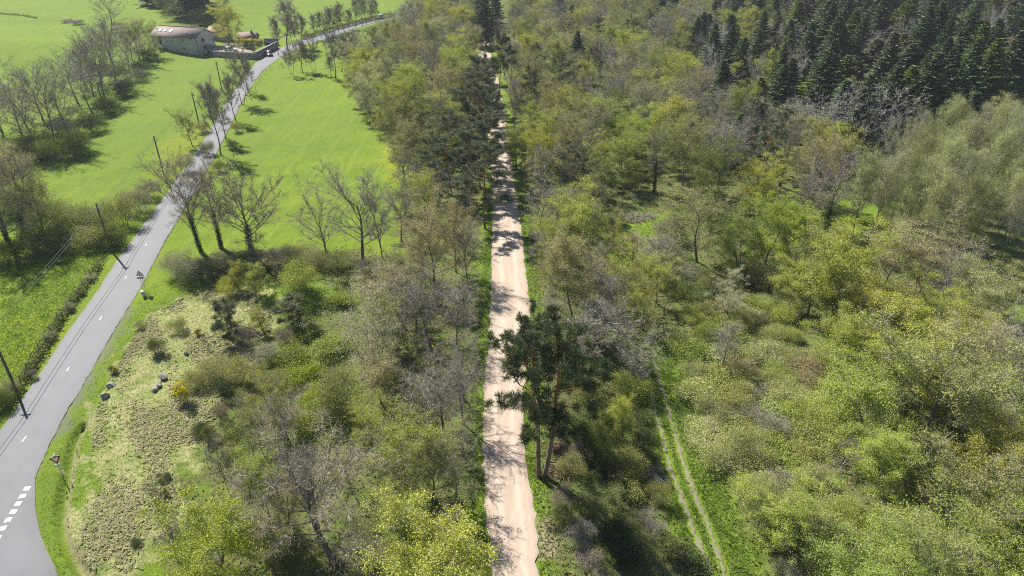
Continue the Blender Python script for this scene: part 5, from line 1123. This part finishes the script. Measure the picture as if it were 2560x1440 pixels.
# ------------------------------------------------------------------ stone walls of the farm
def wall_run(name, A, B, h0, h1, thick, label, z0=None, stones=9):
    A = np.array(A); B = np.array(B); L = np.hypot(*(B - A)); a = math.atan2(B[1] - A[1], B[0] - A[0])
    e = empty(name, (A[0], A[1], T1(*A) if z0 is None else z0), a); tag(e, label, 'wall')
    rng = np.random.default_rng(int(L * 10))
    k = int(L / .8) + 2; t = np.linspace(0, L, k); hh = np.interp(t, [0, L], [h0, h1])
    def f(b):
        V = []; F = []
        for i in range(k):
            V += [(t[i], -thick / 2, -1), (t[i], thick / 2, -1), (t[i], thick / 2, hh[i] + rng.normal() * .03), (t[i], -thick / 2, hh[i] + rng.normal() * .03)]
        for i in range(k - 1):
            o_ = i * 4
            for j in range(4): F.append((o_ + j, o_ + 4 + j, o_ + 4 + (j + 1) % 4, o_ + (j + 1) % 4))
        F += [(0, 1, 2, 3), ((k - 1) * 4, (k - 1) * 4 + 3, (k - 1) * 4 + 2, (k - 1) * 4 + 1)]
        b.add(V, F)
    pm('stonework', f, [M['dark_stone']], e)
    n_ = int(L / .85)
    for i in range(n_):
        tt = (i + .5) * L / n_
        c = pm('coping_stone', lambda b: b.box((tt, 0, np.interp(tt, [0, L], [h0, h1]) + .10), (L / n_ * rng.uniform(.86, .98), thick * 1.15, .16), 0, rng.normal() * .02), [M['quoin']], e)
    return e
W1 = spot(534, 141)[:2]; W2 = spot(638, 149)[:2]; W3 = spot(694, 120)[:2]
wall_run('stone_wall', W1, W2, 1.5, 1.7, .5, 'low stone wall joining the barn gable to the road corner')
wall_run('stone_wall', (W2[0] + .35, W2[1] + .2), W3, 2.0, 1.9, .5, 'straight dark garden wall running along the road by the red car')
wall_run('stone_wall', spot(661, 112)[:2], spot(697, 113)[:2], 2.0, 2.0, .5, 'short garden back wall behind the clipped shrubs')
u1 = blocal(-.8, 3.4); u2 = (W2[0] - 3.0, W2[1] + 8.0)
wall_run('stone_wall', u1, ((u1[0] + u2[0]) / 2, (u1[1] + u2[1]) / 2 ), 2.6, 2.3, .45, 'ragged upper wall behind the white parked vehicle')

# ------------------------------------------------------------------ cars
def car(loc, rz, paintm, label, L=4.1):
    e = empty('car', loc, rz); tag(e, label, 'car')
    st = [(-L / 2, .50, .62, .68), (-L * .47, .34, .80, .80), (-L * .30, .30, .84, .86), (-.1, .30, .86, .87), (L * .22, .30, .86, .86), (L * .42, .32, .82, .78), (L / 2, .45, .68, .64)]
    def body(b):
        V = []; F = []
        for x, zl, w, zt in st:
            V += [(x, -w * .92, zl), (x, -w, (zl + zt) / 2), (x, -w * .93, zt), (x, w * .93, zt), (x, w, (zl + zt) / 2), (x, w * .92, zl)]
        for i in range(len(st) - 1):
            for j in range(6): F.append((i * 6 + j, i * 6 + (j + 1) % 6, i * 6 + 6 + (j + 1) % 6, i * 6 + 6 + j))
        b.add(V, F); b.add(V, [tuple(range(5, -1, -1)), tuple(range((len(st) - 1) * 6, len(st) * 6))])
    bd = pm('body', body, [paintm], e, True)
    def cab(zs, b):
        bot = [(-L * .44, .78), (L * .20, .80)]; top = [(-L * .33, .60), (L * .04, .62)]
        V = [(bot[0][0], -bot[0][1], .84), (bot[1][0], -bot[1][1], .84), (bot[1][0], bot[1][1], .84), (bot[0][0], bot[0][1], .84), (top[0][0], -top[0][1], 1.42), (top[1][0], -top[1][1], 1.42), (top[1][0], top[1][1], 1.42), (top[0][0], top[0][1], 1.42)]
        b.add(V, [(0, 1, 5, 4), (1, 2, 6, 5), (2, 3, 7, 6), (3, 0, 4, 7), (4, 5, 6, 7)])
    pm('window_glass', lambda b: cab(0, b), [M['glass']], e)
    pm('roof', lambda b: b.box((-L * .145, 0, 1.45), (L * .37, 1.20, .06), 0, 0, .9), [paintm], e)
    for x in (-L * .31, L * .30):
        for s in (-1, 1):
            w = pm('wheel', lambda b: b.tube([(x, s * .70, .31), (x, s * .86, .31)], .31, 14), [M['rubber']], e)
            pm('rim', lambda b: b.tube([(x, s * .855, .31), (x, s * .875, .31)], .19, 10), [M['metal']], w)
    for s in (-1, 1):
        pm('headlight', lambda b: b.box((L * .475, s * .52, .62), (.14, .30, .13)), [M['lamp']], e); pm('mirror', lambda b: b.box((L * .12, s * .92, .95), (.12, .16, .12)), [paintm], e)
        pm('tail_light', lambda b: b.box((-L * .49, s * .55, .70), (.08, .26, .14)), [M['sign_red']], e)
    pm('bumper', lambda b: b.box((L * .495, 0, .42), (.12, 1.3, .16)), [M['rubber']], e)
    return e
x, y, z = spot(674, 139); car((x, y, z + .04), R(-68), M['car_red'], 'dark red car driving down the road beside the garden wall')
x, y, z = spot(950, 47); car((x, y, z + .04), R(-120), M['car_silver'], 'tiny pale car at the far end of the road avenue')
tx, ty = (W1[0] * .62 + W2[0] * .38, W1[1] * .62 + W2[1] * .38 + 2.6)
ter = MB(); ter.add([(W1[0] + .3, W1[1] + .3, 0), (W2[0] - .3, W2[1] + .3, 0), (W2[0] - 3, W2[1] + 7, 0), (W1[0] + 2, W1[1] + 8, 0)] + [(W1[0] + .3, W1[1] + .3, 1.35), (W2[0] - .3, W2[1] + .3, 1.35), (W2[0] - 3, W2[1] + 7, 1.35), (W1[0] + 2, W1[1] + 8, 1.35)], [(4, 5, 6, 7), (0, 1, 5, 4), (1, 2, 6, 5), (2, 3, 7, 6), (3, 0, 4, 7)])
tag(obj('terrace', ter.mesh('terrace', [M['gravel']])), kind='structure')
car((tx, ty, 1.39), R(4), M['car_white'], 'white parked vehicle behind the low wall of the farm', 4.4)
# garden: yellow flowers, clipped shrubs, hedges
for k, (px, py) in enumerate([(598, 108), (610, 106), (622, 106), (634, 106), (646, 107), (656, 108)]):
    x, y, z = spot(px, py); plant('broom', x, y, z, 1.3, 2.6, 'mid', '%s yellow-flowered garden bush of the row behind the farm drive' % ['first', 'second', 'third', 'fourth', 'fifth', 'sixth'][k], variant=0)
for px, py, h, w in [(645, 117, 1.2, 2.2), (652, 114, 1.1, 2.0), (634, 120, 1.8, 2.6), (622, 124, 2.6, 3.6), (628, 132, 2.4, 3.0), (668, 113, .9, 2.0)]:
    x, y, z = spot(px, py); plant('shrub', x, y, z, h, w, 'dark', None, 'in the farm garden')
def hedge(px_line, h, w, n, label, seed):
    rng = np.random.default_rng(seed); P = np.array([spot(*p)[:2] for p in px_line]); ln = np.hypot(*np.diff(P, axis=0).T); s = np.concatenate([[0], np.cumsum(ln)])
    t = rng.uniform(0, s[-1], n); x = np.interp(t, s, P[:, 0]) + rng.normal(size=n) * w * .3; y = np.interp(t, s, P[:, 1]) + rng.normal(size=n) * w * .3
    z = terrain(x, y) + rng.uniform(0, 1, n) ** .7 * h * (1 + .15 * np.sin(t * .9))
    b = MB(); b.leaves(np.stack([x, y, z], 1), .30 * rng.uniform(.6, 1.3, n), rng, 0)
    o = obj('hedge', b.mesh('hedge', [M['olive_leaf']])); tag(o, label, 'hedge')
hedge([(757, 99), (800, 86), (850, 71), (900, 58), (945, 47), (985, 40)], 1.5, 1.4, 9000, 'long low dark hedge along the upper side of the far avenue', 3)
hedge([(15, 1025), (60, 955), (105, 880), (155, 797), (200, 735), (250, 665)], .75, 1.1, 3600, 'weedy strip of rough growth along the road fence', 8)
hedge([(345, 82), (400, 80), (440, 72), (480, 69)], .8, .9, 1600, 'thin dark hedge line on the meadow above the barn', 4)
hedge([(480, 69), (540, 60)], .9, .9, 800, 'short hedge line running towards the yellow-green farm tree', 5)
hedge([(0, 35), (60, 40), (95, 46)], .5, .8, 900, 'faint dark hedge line crossing the uppermost meadow', 6)

# ------------------------------------------------------------------ utility poles and cables
PB = [(-48.5, 28.0), (-53.5, 59.2), (-58.6, 90.4), (-64.2, 121.0), (-69.8, 152.0), (-76.0, 183.0)]
tops = []
for k, (x, y) in enumerate(PB):
    z = T1(x, y); hgt = 7.6
    if k > 0:
        e = empty('utility_pole', (x, y, z), R(98)); tag(e, '%s wooden utility pole along the road, counted from the junction' % ['', 'first', 'second', 'third', 'fourth', 'fifth'][k], 'utility pole', 'utility poles along the road')
        pm('post', lambda b: b.tube([(0, 0, -.3), (.02, .02, 4), (.0, .03, hgt)], [.155, .135, .11], 8), [M['pole_wood']], e, True)
        pm('crossarm', lambda b: b.box((0, 0, hgt - .75), (.10, 1.0, .10)), [M['metal']], e)
        for s in (-1, 1): pm('insulator', lambda b: b.tube([(0, s * .24, hgt - .7), (0, s * .24, hgt - .45)], [.05, .035], 6), [M['sign_white']], e)
    c, s_ = math.cos(R(98)), math.sin(R(98))
    tops.append([(x - s_ * .24 * q, y + c * .24 * q, z + hgt - .45) for q in (-1, 1)])
for k in range(len(PB) - 1):
    for q in (0, 1):
        A = np.array(tops[k][q]); B = np.array(tops[k + 1][q]); t = np.linspace(0, 1, 15)[:, None]
        P = A * (1 - t) + B * t; P[:, 2] -= .55 * 4 * (t * (1 - t))[:, 0]
        b = MB(); b.tube(P, .028, 4)
        tag(obj('power_cable', b.mesh('power_cable', [M['cable']])), '%s cable of the %s span between utility poles' % (['roadside', 'meadow-side'][1 - q], ['nearest', 'second', 'third', 'fourth', 'fifth'][k]), 'cable', 'cables between the poles')

# ------------------------------------------------------------------ fences
def fence(name, px_list, h, label, seed, wires=2, r=.05):
    rng = np.random.default_rng(seed); pts = [spot(*p) for p in px_list]
    e = empty(name, pts[0]); tag(e, label, 'fence'); o = np.array(pts[0]); heads = []
    for p in pts:
        q = np.array(p) - o; d = np.array([rng.normal() * .10, rng.normal() * .10, h * rng.uniform(.85, 1.1)])
        pm('post', lambda b: b.tube([q - np.array([0, 0, .2]), q + d * .5, q + d], [r, r * .95, r * .8], 6), [M['wood']], e); heads.append((q, d))
    for w in range(wires):
        f = .5 + .4 * w
        pm('wire', lambda b: b.tube([q + d * f for q, d in heads], .008, 3), [M['cable']], e)
fence('wire_fence', [(20, 1020), (38, 990), (56, 962), (70, 930), (83, 905), (96, 890), (103, 880), (117, 862), (137, 836), (149, 810), (157, 796), (171, 780), (182, 766), (195, 746), (212, 722), (228, 694), (250, 667)], 1.25, 'old wooden post and wire fence along the road verge', 1)
fence('wire_fence', [(645, 215), (650, 205), (655, 196), (661, 188), (668, 182), (676, 175), (640, 226), (634, 238), (628, 250)][::-1], 1.1, 'post fence along the mid meadow edge below the red car', 2, 1)
fence('wire_fence', [(362, 84), (400, 79), (416, 76), (440, 72), (465, 70), (490, 68), (520, 64)], 1.3, 'post and wire fence on the meadow above the barn', 3, 1)
fence('wire_fence', [(318, 8), (335, 14), (352, 20)], 1.4, 'three lone fence posts on the uppermost meadow', 4, 1)
fence('wire_fence', [(388, 128), (408, 132), (428, 134)], 1.2, 'short fence on the grass in front of the barn wall', 5, 1)

# ------------------------------------------------------------------ road signs
def prism(b, P2, y0, y1, mi=0):
    n = len(P2); V = [(x, y0, z) for x, z in P2] + [(x, y1, z) for x, z in P2]
    b.add(V, [tuple(range(n)), tuple(range(2 * n - 1, n - 1, -1))], mi); b.add(V, [(i, i + n, (i + 1) % n + n, (i + 1) % n) for i in range(n)], mi)
def tri(cx, cz, s, up): 
    h = s * .866; k = 1 if up else -1
    return [(cx - s / 2, cz - k * h / 3), (cx + s / 2, cz - k * h / 3), (cx, cz + k * 2 * h / 3)][::1 if up else -1]
x, y, z = spot(160, 1196)
e = empty('yield_sign', (x, y, z), R(28)); tag(e, 'red and white yield sign on a post at the road junction', 'road sign')
pm('post', lambda b: b.tube([(0, .06, -.3), (0, .06, 2.75)], .04, 8), [M['metal']], e, True)
pl = pm('sign_plate', lambda b: prism(b, tri(0, 2.35, 1.02, False), .0, .03), [M['sign_white']], e)
pm('red_border', lambda b: prism(b, tri(0, 2.35, .97, False), -.006, .0), [M['sign_red']], pl); pm('white_centre', lambda b: prism(b, tri(0, 2.35, .56, False), -.012, -.006), [M['sign_white']], pl)
pm('lower_plate', lambda b: b.box((0, .02, 1.66), (.55, .03, .2)), [M['sign_white']], e)
pm('cap', lambda b: b.tube([(0, .14, 2.70), (0, .17, 2.70)], .15, 12), [M['sign_white']], e); pm('reflector', lambda b: b.box((.12, .08, .75), (.14, .05, .12)), [M['sign_white']], e)
x, y, z = spot(362, 728)
e = empty('warning_sign', (x, y, z), R(4)); tag(e, 'triangular warning sign with exclamation mark on two posts beside the road', 'road sign')
for s in (-1, 1): pm('post', lambda b: b.tube([(s * .13, .06, -.3), (s * .13, .06, 2.5)], .03, 6), [M['metal']], e, True)
pl = pm('sign_plate', lambda b: prism(b, tri(0, 2.62, 1.0, True), .0, .03), [M['sign_white']], e)
pm('red_border', lambda b: prism(b, tri(0, 2.62, .96, True), -.006, 0), [M['sign_red']], pl); pm('white_centre', lambda b: prism(b, tri(0, 2.62, .64, True), -.012, -.006), [M['sign_white']], pl)
pm('exclamation_mark', lambda b: (b.box((0, -.016, 2.70), (.07, .008, .26), 0, 0, 1), b.box((0, -.016, 2.50), (.07, .008, .07))), [M['sign_black']], pl)
lp = pm('text_plate', lambda b: b.box((0, .015, 2.03), (1.0, .03, .34)), [M['sign_white']], e)
pm('dark_band', lambda b: (b.box((0, -.004, 2.08), (.78, .008, .07)), b.box((0, -.004, 1.96), (.62, .008, .06))), [M['sign_black']], lp)

# ------------------------------------------------------------------ boulders, marker block, brushwood, fallen branches
def rockmesh(seed, sx, sy, sz):
    rng = np.random.default_rng(seed)
    import bmesh
    bm = bmesh.new(); bmesh.ops.create_icosphere(bm, subdivisions=3, radius=1)
    pl_ = [(unit(rng.normal(size=3)), rng.uniform(.55, .85)) for _ in range(11)]
    for v in bm.verts:
        p = np.array(v.co)
        for nrm, d in pl_:
            k = p @ nrm
            if k > d: p = p - nrm * (k - d)
        p += rng.normal(size=3) * .012
        v.co = (p[0] * sx, p[1] * sy, p[2] * sz)
    me = bpy.data.meshes.new('boulder'); bm.to_mesh(me); bm.free(); me.materials.append(M['rock']); return me
for k, (px, py, s, lab) in enumerate([(279, 968, (.52, .46, .42), 'grey boulder nearest the road, upper of the verge pair'), (263, 993, (.53, .43, .38), 'pale-topped boulder nearest the road, lower of the verge pair'), (411, 947, (.50, .47, .52), 'dark tall boulder, uppermost of the three on the bank'), (399, 966, (.46, .38, .35), 'small boulder in the middle of the three on the bank'), (387, 977, (.52, .42, .35), 'flat-topped boulder, lowest of the three on the bank'), (467, 886, (.30, .26, .30), 'small dark stone alone on the bleached grass of the bank')]):
    x, y, z = spot(px, py); tag(obj('boulder', rockmesh(300 + k, *s), None, (x, y, z + s[2] * .45), (0, 0, k * 1.3)), lab, 'boulder', 'boulders on the bank')
x, y, z = spot(362, 741)
def blk(b):
    b.box((0, 0, .40), (.42, .62, .85), 0, 0, .86); b.box((0, 0, .86), (.30, .46, .10), 0, 0, .8)
tag(obj('marker_block', MB().mesh('x', []), None), None) if False else None
bb = MB(); blk(bb); tag(obj('marker_block', bb.mesh('marker_block', [M['concrete']]), None, (x, y, z), (.12, -.18, .5)), 'pale concrete marker block in the verge below the warning sign', 'marker block')
def pile(px, py, L, Wd, h, n, seed, mats_, label, name='brush_pile'):
    rng = np.random.default_rng(seed); x, y, z = spot(px, py); b = MB()
    r = np.sqrt(rng.uniform(0, 1, n)); a = rng.uniform(0, 6.28, n)
    P = np.stack([r * np.cos(a) * L / 2, r * np.sin(a) * Wd / 2, (1 - r) * h * rng.uniform(.2, 1, n) + .05], 1)
    d = unit(rng.normal(size=(n, 3)) * np.array([1, .6, .16])); b.twigs(P - d * .7, d, rng.uniform(.7, 2.0, n), .055, rng, 0); b.twigs(P - d * .7, d, rng.uniform(.7, 2.0, n), .055, rng, len(mats_) - 1)
    for i in range(14):
        q = P[i]; b.tube(path(rng, q - d[i], d[i], 2.2, 4, .15, 0), [.05, .045, .04, .03, .02], 4)
    tag(obj(name, b.mesh(name, mats_), None, (x, y, z), (0, 0, .2)), label, 'brush pile')
pile(1590, 545, 7.0, 3.4, .8, 420, 7, [M['dead_wood'], M['pale_bark']], 'heap of pale cut branches in the grassy clearing')
pile(1412, 1120, 2.6, 1.8, .5, 220, 8, [M['rust_needles'], M['orange_wood']], 'rust-brown heap of withered pine branches, upper of two')
pile(1402, 1180, 2.2, 1.5, .5, 200, 9, [M['rust_needles'], M['orange_wood']], 'rust-brown heap of withered pine branches closest to the twin pine')
pile(625, 838, 2.2, 1.3, .7, 120, 10, [M['bark'], M['dead_wood']], 'dark heap of sticks at the foot of the bank conifer')
def fallen(px, py, L, rz, seed, label, r=.06):
    rng = np.random.default_rng(seed); x, y, z = spot(px, py); b = MB()
    P = path(rng, (0, 0, .12), (1, 0, .05), L, 6, .25, .0); P[:, 2] = np.clip(P[:, 2], .08, .5); b.tube(P, np.linspace(r, r * .4, 7), 6)
    b.tube(path(rng, P[3], (1, .8, .1), L * .4, 3, .2, 0), np.linspace(r * .6, r * .3, 4), 5)
    tag(obj('fallen_branch', b.mesh('fallen_branch', [M['orange_wood']]), None, (x, y, z), (0, 0, rz)), label, 'branch')
fallen(1418, 1148, 2.0, 1.1, 1, 'bare orange branch lying on the upper withered heap'); fallen(1398, 1160, 2.2, 2.2, 2, 'curved orange branch lying beside the lower withered heap'); fallen(1420, 1265, 2.2, -.9, 3, 'curved pale branch lying at the end of the pine trunk shadow')
fallen(2290, 1310, 3.5, 1.9, 4, 'pale forked dead branch in the lower corner thicket', .08)

# ------------------------------------------------------------------ the slightly hazy air over the valley
hz = MB(); hz.box((0, 600, 28), (1940, 1440, 70))
m, n, o = mat('haze'); pv = N(n, 'ShaderNodeVolumePrincipled'); pv.inputs['Color'].default_value = (.86, .92, 1, 1); pv.inputs['Density'].default_value = .00016; pv.inputs['Anisotropy'].default_value = .2
n.links.new(pv.outputs[0], o.inputs['Volume'])
tag(obj('haze', hz.mesh('haze', [m])), 'thin pale haze filling the air of the valley', 'haze', kind='stuff')
